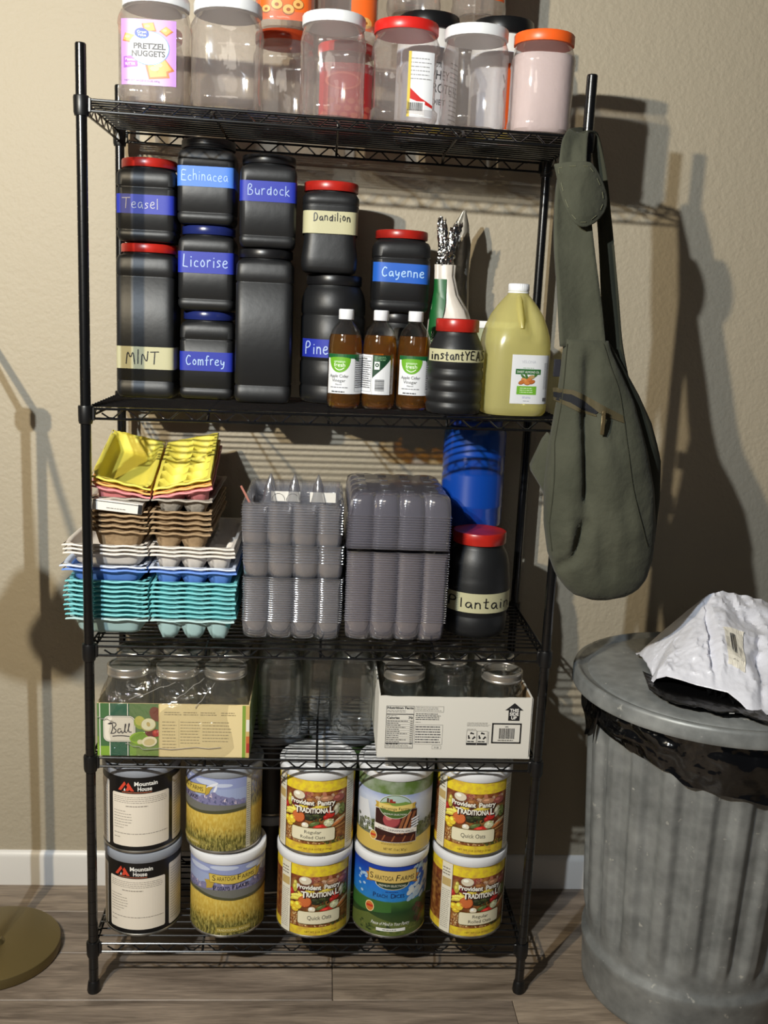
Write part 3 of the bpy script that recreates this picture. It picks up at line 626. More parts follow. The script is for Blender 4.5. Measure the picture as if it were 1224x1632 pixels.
# --- peach label
def lab_peach(t):
    m = ramp_mat('hills_and_sky_label', [(0, (54, 58, 26)), (.03, (60, 76, 34)), (.06, (30, 64, 30)), (.083, (66, 110, 50)), (.0855, (40, 130, 200)), (.12, (30, 112, 206)), (.150, (22, 70, 178)), (.17, (20, 50, 150))], amp=.002, nscale=30, col2=(20, 34, 20), amt=.18, cscale=40)
    lb = sheet(LR, -pi*LR, pi*LR, V0, V1, n=72).build('label', m, t)
    d = Decal(cyl_map(LR)); rnd = random.Random(2)
    for i in range(46):
        x = rnd.uniform(.032,.11); y = rnd.uniform(.088,.160) ; s_ = rnd.uniform(.003,.010)
        d.ell(x+(y-.088)*.15, y, s_*1.3, s_*.7, rnd.choice([(196,208,216),(176,196,212),(210,214,210),(156,184,208)]), 1+.04*i, n=12, rot=.7)
    for i in range(12): d.ell(rnd.uniform(-.08,-.055), rnd.uniform(.09,.14), .004, .003, (170,200,226), 1, n=9)
    d.poly([(-.12,.07),(-.04,.085),(0,.083),(.0,.06),(-.12,.05)], (58, 104, 44), 1); d.poly([(-.12,.03),(-.05,.052),(.0,.038),(.05,.03),(.08,.02),(.08,V0),(-.12,V0)], (92, 104, 48), 1)
    for i in range(60): d.ell(rnd.uniform(-.07,.07), rnd.uniform(.012,.03), .004, .0022, rnd.choice([(76,92,40),(46,60,28),(116,120,60)]), 2, n=7)
    for i in range(14): d.ell(rnd.uniform(.050,.085), rnd.uniform(.02,.07), .006, .006, rnd.choice([(86,34,36),(60,44,30),(110,50,44)]), 2, n=9)
    d.poly([(-.058,.124),(-.044,.126),(-.044,.145),(-.060,.143),(-.054,.134)],(186,124,52),4); d.poly([(.058,.122),(.044,.126),(.044,.145),(.062,.141),(.054,.132)],(186,124,52),4)
    d.poly([(-.038,.130)]+[(.036*cos(rad(a)), .126-.014*sin(rad(a))) for a in range(180,-1,-15)]+[(.038,.130)],(214,212,190),5)
    d.poly([(-.036,.129)]+[(.034*cos(rad(a)), .126-.0125*sin(rad(a))) for a in range(180,-1,-15)]+[(.036,.129)],(34,58,44),6)
    d.rect(-.0525,.1275,.0525,.1555,(120,84,36),7); d.rect(-.0515,.1285,.0515,.1545,(216,186,104),8)
    d.text('S',-.0485,.1335,.0195,(38,30,26),9,align='l'); d.text('ARATOGA',-.038,.1335,.0145,(38,30,26),9,align='l',fit=.040,bold=.01); d.text('F',.006,.1335,.0195,(38,30,26),9,align='l',shear=.2); d.text('ARMS',.015,.1335,.0145,(38,30,26),9,align='l',fit=.032,bold=.01,shear=.2)
    d.text('PREMIUM SELECTIONS',0,.1195,.0068,(228,228,206),9,fit=.056,bold=.01)
    d.lines(-.014,.1055,.016,.1085,1,(20,60,140),3,t=.6); d.text('P',-.040,.0925,.0145,(20,26,74),3,align='l',bold=.01); d.text('EACH',-.0315,.093,.0112,(20,26,74),3,align='l',fit=.022,bold=.01); d.text('D',-.002,.0935,.0145,(20,26,74),3,align='l',bold=.01); d.text('ICES',.0075,.094,.0112,(20,26,74),3,align='l',fit=.019,bold=.01)
    d.ell(-.047,.068,.0105,.0125,(232,206,150),4); d.ell(-.047,.068,.0088,.0105,(206,120,50),5); d.rect(-.055,.0665,-.039,.0715,(190,50,36),6)
    d.text('Peace of Mind in Your Pantry',0,.030,.0105,(244,244,238),4,shear=.35,bold=.02,fit=.084)
    d.rect(-.030,.0165,.032,.0235,(238,238,232),4); d.lines(-.016,.0185,.018,.0215,1,(120,120,112),5,t=.6)
    d.build('print', lb)
zc0 = sz('E', 0); YC = 0.0915
can(-.3575, YC+.004, zc0, 'lower black-labelled can with white instruction panel at the left end of the bottom shelf', rad(-1), 'g', lab_black)
can(-.3595, YC+.002, zc0+PITCH_CAN, 'upper black-labelled can with white instruction panel, stacked on its twin', rad(8), 'g', lab_black)
can(-.180, YC, zc0, 'lower potato flake can, its whole yellow ribbon facing out', rad(14), 'w', lab_field)
can(-.190, YC+.003, zc0+PITCH_CAN, 'upper potato flake can turned so that mountains face out and the ribbon is cut off', rad(-60), 'g', lab_field)
can(.003, YC, zc0, 'lower oats can reading Quick Oats beside the potato flake can', rad(13), 'w', lambda t: lab_oats(t, ['Quick Oats'], 'NET WT 2 LB 12 OZ (1.25 kg)'))
can(.004, YC, zc0+PITCH_CAN, 'upper oats can reading Regular Rolled Oats, under the open middle of the shelf above', rad(-2), 'w', lambda t: lab_oats(t, ['Regular', 'Rolled Oats'], 'NET WT 2 LB 10 OZ (1.19 kg)'))
can(.166, YC, zc0, 'blue peach dices can with green hills below the apple can', rad(-1), 'w', lab_peach)
can(.168, YC+.001, zc0+PITCH_CAN, 'green-topped can of diced cinnamon apples', rad(-1), 'w', lab_apple)
can(.334, YC, zc0, 'lower oats can reading Regular Rolled Oats at the right end of the bottom shelf', rad(17), 'w', lambda t: lab_oats(t, ['Regular', 'Rolled Oats'], 'NET WT 2 LB 10 OZ (1.19 kg)'))
can(.333, YC, zc0+PITCH_CAN, 'upper oats can reading Quick Oats under the white carton tray', rad(-2), 'w', lambda t: lab_oats(t, ['Quick Oats'], 'NET WT 2 LB 12 OZ (1.25 kg)'))
def lab_plain(c):
    def f(t): sheet(LR, -pi*LR, pi*LR, V0, V1, n=56).build('label', mat('plain_label_%d_%d' % c[:2], c, .4), t)
    return f
for x, c, k, n_ in ((-.10, (17, 16, 17), 'g', 'black-labelled'), (.062, (60, 84, 44), 'g', 'grey-lidded green'), (.222, (78, 112, 52), 'w', 'pale-lidded bright green')):
    for lev in (0, 1): can(x, YC+.160, zc0+lev*PITCH_CAN, '%s %s can in the shaded back row of the bottom shelf' % (('lower', 'upper')[lev], n_), 0, k, lab_plain(c))

# ------------------------------------------------------------------ painted herb jars on the second shelf
black_paint = mat('matte_black_painted_plastic', (24, 25, 27), 0.46, bump=(60, .25, .0012))
black_lid = mat('black_jar_lid', (22, 22, 24), 0.35)
red_lid = mat('red_jar_lid', (196, 40, 28), 0.32, var=(14, (120, 26, 22)))
blue_lid = mat('dark_blue_jar_lid', (30, 40, 98), 0.25)
tape_blue = mat('blue_painters_tape', (30, 46, 160), 0.55, bump=(400, .15, .0005))
tape_sky = mat('light_blue_painters_tape', (72, 124, 214), 0.55, bump=(400, .15, .0005))
tape_mid = mat('mid_blue_painters_tape', (34, 96, 196), 0.55, bump=(400, .15, .0005))
tape_cream = mat('cream_masking_tape', (188, 184, 148), 0.6, bump=(300, .25, .0006))
def tape(t, hw, hd, e, v0, v1, m, word, wx, wy, wh, wf, col, wdt=.0018, keep=1, seed=1, span=None, slope=0, jit=.05, full=True, tilt=0):
    mb = MB(); mp = sq_map(hw+.0006, hd+.0006, e)
    if full:
        mb.sq([(hw+.0007, hd+.0007, e, v0), (hw+.0007, hd+.0007, e, v1)], cap0=False, cap1=False, n=72)
        mb.v = [(p[0], p[1], p[2]+tilt*p[0]) for p in mb.v]
    else:
        a, b = span
        n = 24
        mb.grid(n, 1, lambda i, j: (lambda q: (q[0], q[1], q[2]+tilt*q[0]))(mp(a+(b-a)*i, v0+(v1-v0)*j, .0002)))
    tp = mb.build('tape', m, t)
    d = Decal(sq_map(hw+.0009, hd+.0009, e), du=.004); d.hand(word, wx, wy, wh, wf, col, 1, wdt, jit, slope, seed, keep)
    d.build('handwriting', tp)
def lid_mesh(mb, r, z, h=.017, ribs=0):
    n = 60
    for_r = lambda i: r+(0.0007 if ribs and i % 2 else 0)
    rs = []
    for rr, zz in ((-.0005, 0), (0, .0008), (0, h-.003), (-.0012, h-.0008), (-.004, h), (-.007, h-.0008)):
        rs.append([((for_r(i)+rr)*cos(2*pi*i/n), (for_r(i)+rr)*sin(2*pi*i/n), z+zz) for i in range(n)])
    mb.rings(rs)
def square_jar(name, x, y, z, hw, H, lidm, label, e=9, tall=False, rz=0, bands=True, hd=None, lr=None):
    """painted square jar: body with shoulder groove bands, then a round screw lid; H includes the lid"""
    hd = hd or hw; lr = lr or hw*.955; hb = H-.020
    t = thing(name, (x, y, z), label, 'jar', rz=rz)
    pr = [(hw*.80, hd*.80, e, 0), (hw*.92, hd*.92, e, .0015), (hw*.985, hd*.985, e, .008)]
    g = lambda zz, d=.0018: [(hw, hd, e, zz-.003), (hw-d, hd-d, e, zz-.001), (hw-d, hd-d, e, zz+.001), (hw, hd, e, zz+.003)]
    if tall: pr += [(hw, hd, e, .014)]+g(.034)+g(hb-.044)+[(hw, hd, e, hb-.026)]
    else: pr += [(hw, hd, e, .012)]+(g(.022)+g(hb-.036, .0022) if bands else [])+[(hw, hd, e, hb-.018)]
    pr += [(hw*.985, hd*.985, e, hb-.011), (hw*.93, hd*.93, e-1, hb-.004), (lr*.93, lr*.93, 2.4, hb-.001), (lr*.9, lr*.9, 2, hb+.004), (lr*.9, lr*.9, 2, hb+.008)]
    mb = MB(); mb.sq(pr, n=64); mb.build('body', black_paint, t, angle=50)
    l = MB(); lid_mesh(l, lr, hb+.003); l.build('lid', lidm, t)
    return t
ZB = lambda x: sz('B', x)
pencil = (196, 206, 232); paleink = (218, 224, 236); bk = (20, 20, 22)
zz = ZB(-.368)
j = square_jar('square_jar', -.3685, .243, zz, .0575, .302, red_lid, 'tall black jar with cream tape reading MINT', tall=True); tape(j, .0575, .0575, 9, .058, .102, tape_cream, 'MINT', -.004, .068, .026, .064, bk, .0020, slope=-.02)
j = square_jar('square_jar', -.3675, .243, zz+.3045, .0565, .158, red_lid, 'red-lidded black jar with blue tape reading Teasel, on the MINT jar'); tape(j, .0565, .0565, 9, .052, .088, tape_blue, 'Teasel', -.008, .062, .019, .070, (158, 158, 180), .0016)
zz = ZB(-.249)
j = square_jar('square_jar', -.2485, .250, zz, .054, .175, blue_lid, 'black jar with blue tape reading Comfrey, lowest of the middle-height stack of three'); tape(j, .054, .054, 9, .057, .095, tape_blue, 'Comfrey', -.001, .069, .019, .078, (170, 196, 236), .0019)
j = square_jar('square_jar', -.2505, .247, zz+.1765, .0555, .164, blue_lid, 'black jar with blue tape reading Licorise, middle of the stack of three'); tape(j, .0555, .0555, 9, .072, .113, tape_blue, 'Licorise', .000, .084, .023, .088, (164, 186, 236), .0019)
j = square_jar('square_jar', -.2525, .247, zz+.342, .0555, .162, black_lid, 'black-lidded jar with light blue tape reading Echinacea, topmost of the stack of three'); tape(j, .0555, .0555, 9, .070, .108, tape_sky, 'Echinacea', -.001, .081, .019, .090, (150, 184, 240), .0017)
zz = ZB(-.133)
j = square_jar('square_jar', -.133, .206, zz, .0555, .298, black_lid, 'tall plain black jar without tape beside the Comfrey jar', tall=True)
j = square_jar('square_jar', -.1305, .206, zz+.300, .0545, .174, black_lid, 'black-lidded jar with blue tape reading Burdock, on the tall untaped jar', rz=rad(2)); tape(j, .0545, .0545, 9, .085, .123, tape_blue, 'Burdock', .001, .097, .019, .080, (150, 170, 214), .0018)
# round jar under the waisted one
def round_jar(x, y, z, r, H, lidm, label, grooves=(), lr=None, ribs=0, neck=.03, lh=.020, name='round_jar'):
    t = thing(name, (x, y, z), label, 'jar'); hb = H-lh; lr = lr or r*.86
    pr = [(r*.82, 0), (r*.93, .002), (r*.99, .010)]
    for g in grooves: pr += [(r, g-.0045), (r-.0022, g-.0018), (r-.0022, g+.0018), (r, g+.0045)]
    pr += [(r, hb-neck-.02), (r*.985, hb-neck-.008), (r*.93, hb-neck+.004), (lr*1.01, hb-.008), (lr*.95, hb-.003), (lr*.93, hb+.004)]
    mb = MB(); mb.lathe(pr, 64); mb.build('body', black_paint, t, angle=50)
    l = MB(); lid_mesh(l, lr, hb, lh, ribs); l.build('lid', lidm, t); return t
zz = ZB(.002)
j = round_jar(.004, .232, zz, .065, .255, black_lid, 'large round black jar with blue tape reading Pine, behind the first vinegar bottle', grooves=(.035, .085, .175), neck=.02); tape(j, .065, .065, 2, .092, .128, tape_blue, 'Pine', -.031, .099, .024, .046, (176, 196, 236), .0020, full=False, span=(-.060, .063))
t = thing('waisted_jar', (-.008, .214, zz+.257), 'red-lidded black grip jar with cream tape reading Dandilion, on the Pine jar', 'jar')
mb = MB(); mb.sq([(.046, .046, 4, 0), (.052, .052, 5, .003), (.055, .055, 5, .012), (.0555, .0555, 5, .03), (.0515, .0515, 5, .060), (.0505, .0505, 5, .085), (.052, .052, 5, .105), (.0555, .0555, 5, .123), (.0555, .0555, 5, .127), (.054, .054, 5, .128), (.054, .054, 5, .130), (.0555, .0555, 5, .132), (.055, .055, 5, .143), (.050, .050, 4, .151), (.049, .049, 2, .154), (.048, .048, 2, .160)], n=64); mb.build('body', black_paint, t, angle=50)
l = MB(); lid_mesh(l, .0535, .1555, .018); l.build('lid', red_lid, t)
tape(t, .0535, .0535, 5, .074, .120, tape_cream, 'Dandilion', .003, .098, .015, .072, bk, .0018, jit=.1)
zz = ZB(.14)
j = round_jar(.140, .262, zz, .056, .185, black_lid, 'round black jar holding up the Cayenne jar, behind the vinegar bottles', grooves=(.05, .1), neck=.02)
j = square_jar('square_jar', .1385, .2555, zz+.186, .0585, .162, red_lid, 'red-lidded black jar with bright blue tape reading Cayenne', e=5, lr=.0535); tape(j, .0585, .0585, 5, .058, .096, tape_mid, 'Cayenne', .002, .070, .018, .086, (170, 206, 246), .0022, full=False, span=(-.062*.93, .058), tilt=-.02)
# yeast jar
zz = ZB(.24)
j = round_jar(.2390, .068, zz, .0535, .178, red_lid, 'stout black grooved jar with ribbed red lid and tape reading instant YEAST', grooves=(.022, .043, .064, .085), lr=.0405, ribs=1, neck=.030, lh=.024)
tape(j, .0535, .0535, 2, .099, .122, tape_cream, 'instantYEAS', .001, .103, .0165, .101, bk, .0022, jit=.08, seed=4, full=False, span=(-.0525, .0525))

# ------------------------------------------------------------------ vinegar bottles
clear_amber = shell('amber_liquid_in_clear_bottle', (.88, .60, .06), (.50, .24, .01), (214, 140, 10), .13, gloss=.06, rough=.05)
clear_pet = shell('clear_bottle_plastic', (.96, .96, .95), (.72, .72, .70), (220, 220, 215), .012, gloss=.05, rough=.05)
capw = mat('white_ribbed_cap', (236, 238, 242), .35)
def vinegar(x, y, rz, lab, liq=.135):
    t = thing('vinegar_bottle', (x, y, ZB(x)), lab, 'bottle', rz=rz, group='vinegar bottles on the second shelf'); r = .0335
    pr = [(r*.62, .0055), (r*.78, 0), (r*.93, .004), (r, .014), (r, .022), (r*.985, .026), (r*.985, .107), (r, .111), (r*.99, .120), (r*.93, .135), (r*.78, .150), (r*.56, .1605), (r*.42, .1655), (.0128, .170)]
    mb = MB(); mb.lathe(pr+[(.0128, .176)], 40, cap1=False); b = mb.build('body', clear_pet, t)
    lq = [(p[0]-.0012, p[1]+.0008) for p in pr if p[1] <= liq+.001]
    mb = MB(); mb.lathe(lq+[(lq[-1][0]-.001, liq+.006)], 40); mb.build('vinegar', clear_amber, t)
    c = MB(); n = 48
    c.rings([[((rr+(.0005 if i % 2 else 0))*cos(2*pi*i/n), (rr+(.0005 if i % 2 else 0))*sin(2*pi*i/n), z) for i in range(n)] for rr, z in ((.0138, .1695), (.0142, .170), (.0142, .1875), (.0128, .189))]); c.build('cap', capw, t)
    R = r+.0003; u1 = .0605
    lb = sheet(R, -.040, u1, .029, .1045, n=36).build('label', mat('white_label_paper', (226, 228, 232), .4), t)
    d = Decal(cyl_map(R))
    d.rect(-.040, .0965, .028, .1045, (22, 92, 48), 1); d.poly([(.006, .1045), (.028, .1045), (.028, .090), (.018, .0945)], (22, 92, 48), 1)
    d.ell(-.013, .0955, .0215, .026, (104, 168, 34), 2, a0=180, a1=360, n=24); d.ell(-.013, .0955, .0215, .0035, (104, 168, 34), 2, a0=0, a1=180)
    d.rect(-.040, .0985, .012, .1045, (22, 92, 48), 1)
    d.text('amazon', -.013, .0885, .0062, (232, 244, 224), 3, fit=.022); d.text('fresh', -.013, .0805, .0105, (244, 250, 238), 3, bold=.02, fit=.022)
    d.stroke([(-.022+.018*i/10, .0785-.0042*sin(pi*i/10)) for i in range(11)], .0013, (244, 250, 238), 3)
    d.text('Apple Cider', -.014, .060, .0085, (44, 46, 50), 3, fit=.038, bold=.01); d.text('Vinegar', -.014, .0515, .0085, (44, 46, 50), 3, fit=.027, bold=.01)
    d.text('Filtered', -.014, .0455, .004, (90, 92, 96), 3); d.lines(-.031, .0395, .004, .0425, 1, (110, 112, 118), 3, fill=1, t=.5)
    d.lines(-.028, .031, -.002, .0345, 1, (84, 86, 90), 3, fill=1, t=.7)
    d.text('Nutrition Facts', .0185, .0955, .0045, (24, 24, 26), 3, bold=.03, align='l', fit=.030); d.frame(.0175, .034, .0585, .1005, .0004, (30, 30, 32), 3)
    for k in range(13): d.rect(.0185, .0915-.0042*k, .0575, .0919-.0042*k+(.0010 if k in (0, 3, 9) else 0), (40, 40, 44), 3)
    d.lines(.019, .040, .056, .0905, 12, (96, 96, 102), 3, t=.4)
    d.build('print', lb)
    # back wrap: dark green panel with recycling mark and barcode, and its orange-toned reverse seen through the liquid
    lb2 = sheet(R, u1+.0003, u1+.036, .029, .1045, n=14).build('back_label', mat('dark_green_label_paper', (18, 60, 36), .4), t)
    d = Decal(cyl_map(R)); o = u1
    d.poly([(o+.0005, .029), (o+.036, .029), (o+.036, .0965), (o+.024, .083), (o+.004, .064), (o+.0005, .060)], (226, 228, 232), 1)
    d.barcode(o+.006, .036, o+.024, .058, (60, 62, 66), 2, horiz=True, seed=2); d.rect(o+.004, .077, o+.014, .092, (232, 240, 232), 2); d.ell(o+.009, .0855, .0038, .0038, (18, 60, 36), 3); d.ell(o+.009, .0855, .0015, .0015, (232, 240, 232), 4)
    d.lines(o+.004, .0935, o+.028, .1025, 3, (150, 196, 150), 2, t=.3)
    d.build('print', lb2)
    return t
vinegar(.0285, .1115, rad(4), 'vinegar bottle with white front label, furthest from the yeast jar')
vinegar(.0960, .1140, rad(-128), 'middle vinegar bottle turned to show its barcode panel and amber liquid')
vinegar(.1635, .1180, rad(10), 'vinegar bottle with front label right beside the yeast jar')

# ------------------------------------------------------------------ almond oil jug
oil = shell('frosted_yellow_oil_jug', (.90, .88, .52), (.62, .58, .25), (240, 232, 158), .58, gloss=.05, rough=.2, edge_gloss=.25)
jx = .3565
t = thing('oil_jug', (jx, .0945, ZB(jx)), 'translucent jug of pale yellow almond oil with white cap and white label', 'jug', rz=rad(6))
prof = [(.050, .050, 3, .002), (.057, .057, 3.2, 0), (.0615, .0615, 3.4, .006), (.063, .063, 3.4, .016), (.0632, .0632, 3.4, .120), (.0637, .0637, 3, .135), (.0625, .0625, 2.7, .150), (.058, .058, 2.4, .168), (.049, .049, 2.2, .190), (.038, .038, 2, .207), (.027, .027, 2, .220), (.0205, .0205, 2, .227), (.019, .019, 2, .236)]
mb = MB(); mb.sq(prof, n=72, cap1=False)
for i, v in enumerate(mb.v):   # pressed-in grip recess either side of the handle rib
    x_, y_, z_ = v
    if .145 < z_ < .222 and y_ < 0:
        k = math.exp(-((x_-.014)/.010)**2)*sin(pi*(z_-.145)/.077)
        mb.v[i] = (x_, y_+.016*k, z_)
b = mb.build('body', oil, t)
l = MB(); l.tube([(-.004, -.0195, .222), (-.006, -.030, .214), (-.007, -.0400, .200), (-.007, -.0515, .182), (-.006, -.0585, .164)], [.005, .006, .0065, .006, .004], 10); l.build('handle', oil, t)
l = MB(); lid_mesh(l, .0195, .2335, .0145, 1); l.build('cap', capw, t)
l = MB(); l.lathe([(.0195, .2295), (.0205, .230), (.0205, .2325), (.0195, .233)], 40); l.build('seal_ring', capw, t)
E_, hw_ = 3.4, .0634
mp = sq_map(hw_, hw_, E_); lbm = MB(); lbm.grid(28, 1, lambda i, j_: mp(-.022+.078*i, .024+.092*j_, .0003)); lb = lbm.build('label', mat('white_label_paper', (226, 228, 232), .4), t)
d = Decal(sq_map(hw_, hw_, E_))
d.text('VELONA', .011, .1005, .0075, (190, 192, 200), 1, fit=.028)
d.rect(-.014, .0795, .036, .0895, (44, 104, 48), 1); d.text('SWEET ALMOND OIL', .011, .0820, .0062, (240, 244, 236), 2, bold=.02, fit=.045)
d.rect(-.010, .0415, .029, .0575, (112, 176, 52), 1); d.lines(-.004, .044, .023, .0555, 3, (214, 236, 190), 2, t=.35, fill=.9)
for x_, y_, r_, c_ in ((-.001, .0645, .4, (190, 112, 52)), (.009, .0635, -.2, (206, 128, 64)), (.019, .0655, .3, (184, 104, 50)), (.004, .0685, -.4, (214, 146, 84)), (.013, .0695, .5, (198, 120, 60)), (.018, .0745, .2, (176, 150, 96))): d.ell(x_, y_, .0068, .0040, tuple(int(q*.7) for q in c_), 1, rot=r_); d.ell(x_, y_+.0005, .006, .0033, c_, 2, rot=r_)
for x_, y_, r_ in ((.002, .0745, -.7), (.024, .0765, .6), (.008, .0755, -1.1)): d.ell(x_, y_, .007, .0024, (70, 110, 50), 1, rot=r_)
d.lines(.002, .034, .020, .038, 2, (150, 150, 190), 1, t=.4); d.lines(.004, .0285, .018, .0305, 1, (150, 150, 160), 1, t=.5); d.lines(.0, .0905, .024, .0925, 1, (150, 180, 150), 1, t=.6)
d.lines(.043, .052, .053, .102, 22, (150, 150, 156), 1, t=.35); d.barcode(.044, .029, .053, .036, (60, 60, 64), 1)
d.build('print', lb)

# ------------------------------------------------------------------ pouches, white-lidded tub
foil = mat('crinkled_silver_foil', (196, 194, 190), .16, metal=1.0, bump=(45, 1.0, .012))
foil_m = mat('matt_silver_pouch', (142, 136, 124), .35, metal=.6, bump=(30, .5, .004))
pouch_w = mat('white_pouch_film', (216, 208, 198), .4, bump=(18, .4, .006)); pouch_g = mat('green_pouch_print', (24, 92, 44), .4)
z0 = ZB(.225)
t = thing('gusseted_pouch', (.243, .232, z0), 'white and green gusseted pouch with a crumpled foil neck behind the yeast jar', 'pouch', rz=rad(-6))
def pouch_ring(zz, hw, hd, cx=0, cy=0, tw=0, e=2.6, n=40, wob=.0, ph=0):
    out = []
    for i in range(n):
        a = 2*pi*i/n; x_, y_ = hw*sgnpow(cos(a), 2/e), hd*sgnpow(sin(a), 2/e); k = 1+wob*sin(a*5+ph)+wob*.7*sin(a*9+ph*2)
        x_, y_ = x_*k, y_*k; out.append((cx+x_*cos(tw)-y_*sin(tw), cy+x_*sin(tw)+y_*cos(tw), zz))
    return out
mb = MB(); mb.rings([pouch_ring(0, .045, .034, e=4), pouch_ring(.004, .050, .038, e=4), pouch_ring(.06, .054, .042), pouch_ring(.12, .055, .040, .004, wob=.02), pouch_ring(.165, .050, .033, .002, wob=.04), pouch_ring(.195, .043, .026, -.004, wob=.06, ph=.4), pouch_ring(.225, .028, .018, -.012, wob=.09, ph=.8), pouch_ring(.262, .023, .013, -.018, wob=.08, ph=1), pouch_ring(.284, .024, .012, -.018, wob=.08, ph=1.2)], cap1=False)
bd = mb.build('bag_body', pouch_w, t, angle=60)
mp_ = lambda u, v, o: (u, -(.0405*(max(0, 1-abs(u/.0565)**2.6))**(1/2.6))*(1 if v < .14 else max(.25, 1-(v-.14)*7.0))-.001-o, v)
d = Decal(lambda u, v, o: (lambda hw, hd, cx: (cx+u*hw/.055, -hd*(max(0, 1-min(1, abs(u)/.055)**2.6))**(1/2.6)*1.06-.0012-o, v))(*[(lambda a: (a[0], a[1], a[2]))((lambda tb: [tb[0][k]+(tb[1][k]-tb[0][k])*tb[2] for k in range(3)])((lambda L_: next(((L_[i][1:], L_[i+1][1:], (v-L_[i][0])/(L_[i+1][0]-L_[i][0])) for i in range(len(L_)-1) if L_[i][0] <= v <= L_[i+1][0]), (L_[-1][1:], L_[-1][1:], 0)))([(0, .050, .038, 0), (.06, .054, .042, 0), (.12, .055, .040, .004), (.165, .050, .033, .002), (.195, .043, .026, -.004), (.225, .028, .018, -.012), (.262, .023, .013, -.018), (.284, .024, .012, -.018)])))][0]), du=.004)
gp = []
for i in range(12):
    v = .02+.235*i/11; gp.append((-.0545, v))
for i in range(12):
    v = .255-.235*i/11; gp.append((-.010-.016*sin(min(1, (.255-v)/.12)*pi*.5)+.0, v))
for i in range(11):
    v0_, v1_ = .02+.235*i/11, .02+.235*(i+1)/11
    f_ = lambda v: .012-.040*min(1, max(0, (.255-v)/.10))
    d.poly([(-.0545, v0_), (f_(v0_), v0_), (f_(v1_), v1_), (-.0545, v1_)], pouch_g, 0)
d.text('ORGANIC', -.040, .13, .009, (214, 230, 206), 2, rot=pi/2)
d.build('green_print', bd)
t.scale = (.88, 1, 1)
rnd = random.Random(4)
def crumple(t, name, m, base, top, n=7, seed=1):
    rr = random.Random(seed); mb = MB(); (cx, cy, z0_, hw, hd), (tx, ty, z1_, tw_, td) = base, top
    rings = []
    for k in range(8):
        f = k/7; nn = 26; ring = []
        for i in range(nn):
            a = 2*pi*i/nn; s_ = 1+(.12+.5*f)*rr.uniform(-1, 1)*.6
            zz_ = z0_+(z1_-z0_)*f+(rr.uniform(-.012, .012) if k == 7 else rr.uniform(-.003, .003))
            ring.append((cx+(tx-cx)*f+(hw+(tw_-hw)*f)*cos(a)*s_, cy+(ty-cy)*f+(hd+(td-hd)*f)*sin(a)*s_, zz_))
        rings.append(ring)
    mb.rings(rings, cap0=False); return mb.build(name, m, t, angle=20)
crumple(t, 'foil_neck', foil, (-.018, 0, .280, .022, .011), (-.014, 0, .318, .015, .010), seed=2)
crumple(t, 'foil_neck', foil, (-.022, .002, .312, .013, .008), (-.030, .004, .372, .009, .003), seed=5)
crumple(t, 'foil_neck', foil, (-.008, .002, .310, .012, .008), (.004, .004, .360, .012, .003), seed=9)
t = thing('foil_pouch', (.2615, .2955, z0), 'slim matt silver pouch standing by the wall, rising to a point', 'pouch', rz=rad(-4))
mb = MB(); mb.rings([pouch_ring(0, .026, .016, e=4), pouch_ring(.01, .030, .018), pouch_ring(.15, .030, .014, wob=.03), pouch_ring(.26, .024, .009, .0, wob=.05), pouch_ring(.33, .021, .006, .002, wob=.08, ph=1), pouch_ring(.372, .013, .003, .004, wob=.1), pouch_ring(.398, .003, .0015, .008)])
mb.build('bag_body', foil_m, t, angle=50)
t = thing('storage_tub', (.346, .262, ZB(.346)), 'pale green tub with a white lid half hidden behind the oil jug', 'tub')
mb = MB(); mb.sq([(.040, .040, 5, 0), (.044, .044, 5, .004), (.047, .047, 5, .12), (.0475, .0475, 5, .164)], n=48); mb.build('body', mat('pale_green_plastic', (150, 156, 128), .35), t)
mb = MB(); mb.sq([(.050, .050, 5, .160), (.0505, .0505, 5, .161), (.0505, .0505, 5, .172), (.049, .049, 5, .174)], n=48); mb.build('lid', lid_white, t)

# ------------------------------------------------------------------ clear snack jars on the top shelf
pet = shell('clear_snack_jar_plastic', (.94, .93, .93), (.74, .71, .70), (240, 230, 226), .13, gloss=.09, rough=.07, bump=(9, .35, .01))
lid_w2 = mat('white_jar_lid', (226, 228, 230), .35)
lid_or = mat('orange_jar_lid', (238, 98, 34), .38); lid_rd = mat('scarlet_jar_lid', (204, 36, 30), .35); lid_bk = mat('black_tub_lid', (20, 20, 21), .3)
lid_tr = shell('translucent_orange_lid', (.75, .35, .2), (.5, .2, .1), (214, 82, 40), .6, gloss=.05, rough=.2)
ZA = lambda x: sz('A', x)
def pet_body(hw, hb, e, lr, waist=0):
    mb = MB()
    pr = [(hw*.70, hw*.70, e, .006), (hw*.80, hw*.80, e, .001), (hw*.93, hw*.93, e, .004), (hw*.99, hw*.99, e, .012), (hw, hw, e, .022), (hw-.0015-waist, hw-.0015-waist, e, .028), (hw-.0015-waist, hw-.0015-waist, e, hb-.040), (hw, hw, e, hb-.034), (hw*.985, hw*.985, e, hb-.024), (hw*.93, hw*.93, max(2.4, e-1), hb-.012), (lr*.97, lr*.97, 2, hb-.004), (lr*.94, lr*.94, 2, hb), (lr*.94, lr*.94, 2, hb+.012)]
    mb.sq(pr, n=64, cap1=False); return mb
def snack_jar(x, y, z, hw, H, lidm, label, e=3.2, lr=None, lh=.019, rz=0, waist=0, inner=True):
    lr = lr or hw*.94; t = thing('snack_jar', (x, y, z), label, 'jar', rz=rz); hb = H-lh
    pet_body(hw, hb, e, lr, waist).build('body', pet, t, angle=50)
    l = MB(); lid_mesh(l, lr, hb, lh, 1)
    l.build('lid', lidm, t); return t
YA = .073
xj = (-.327, -.201, -.0135, .1165, .2435, .3675)
t = snack_jar(xj[0], YA, ZA(xj[0]), .0615, .184, lid_w2, 'clear square jar with white lid and lilac pretzel label', e=5)
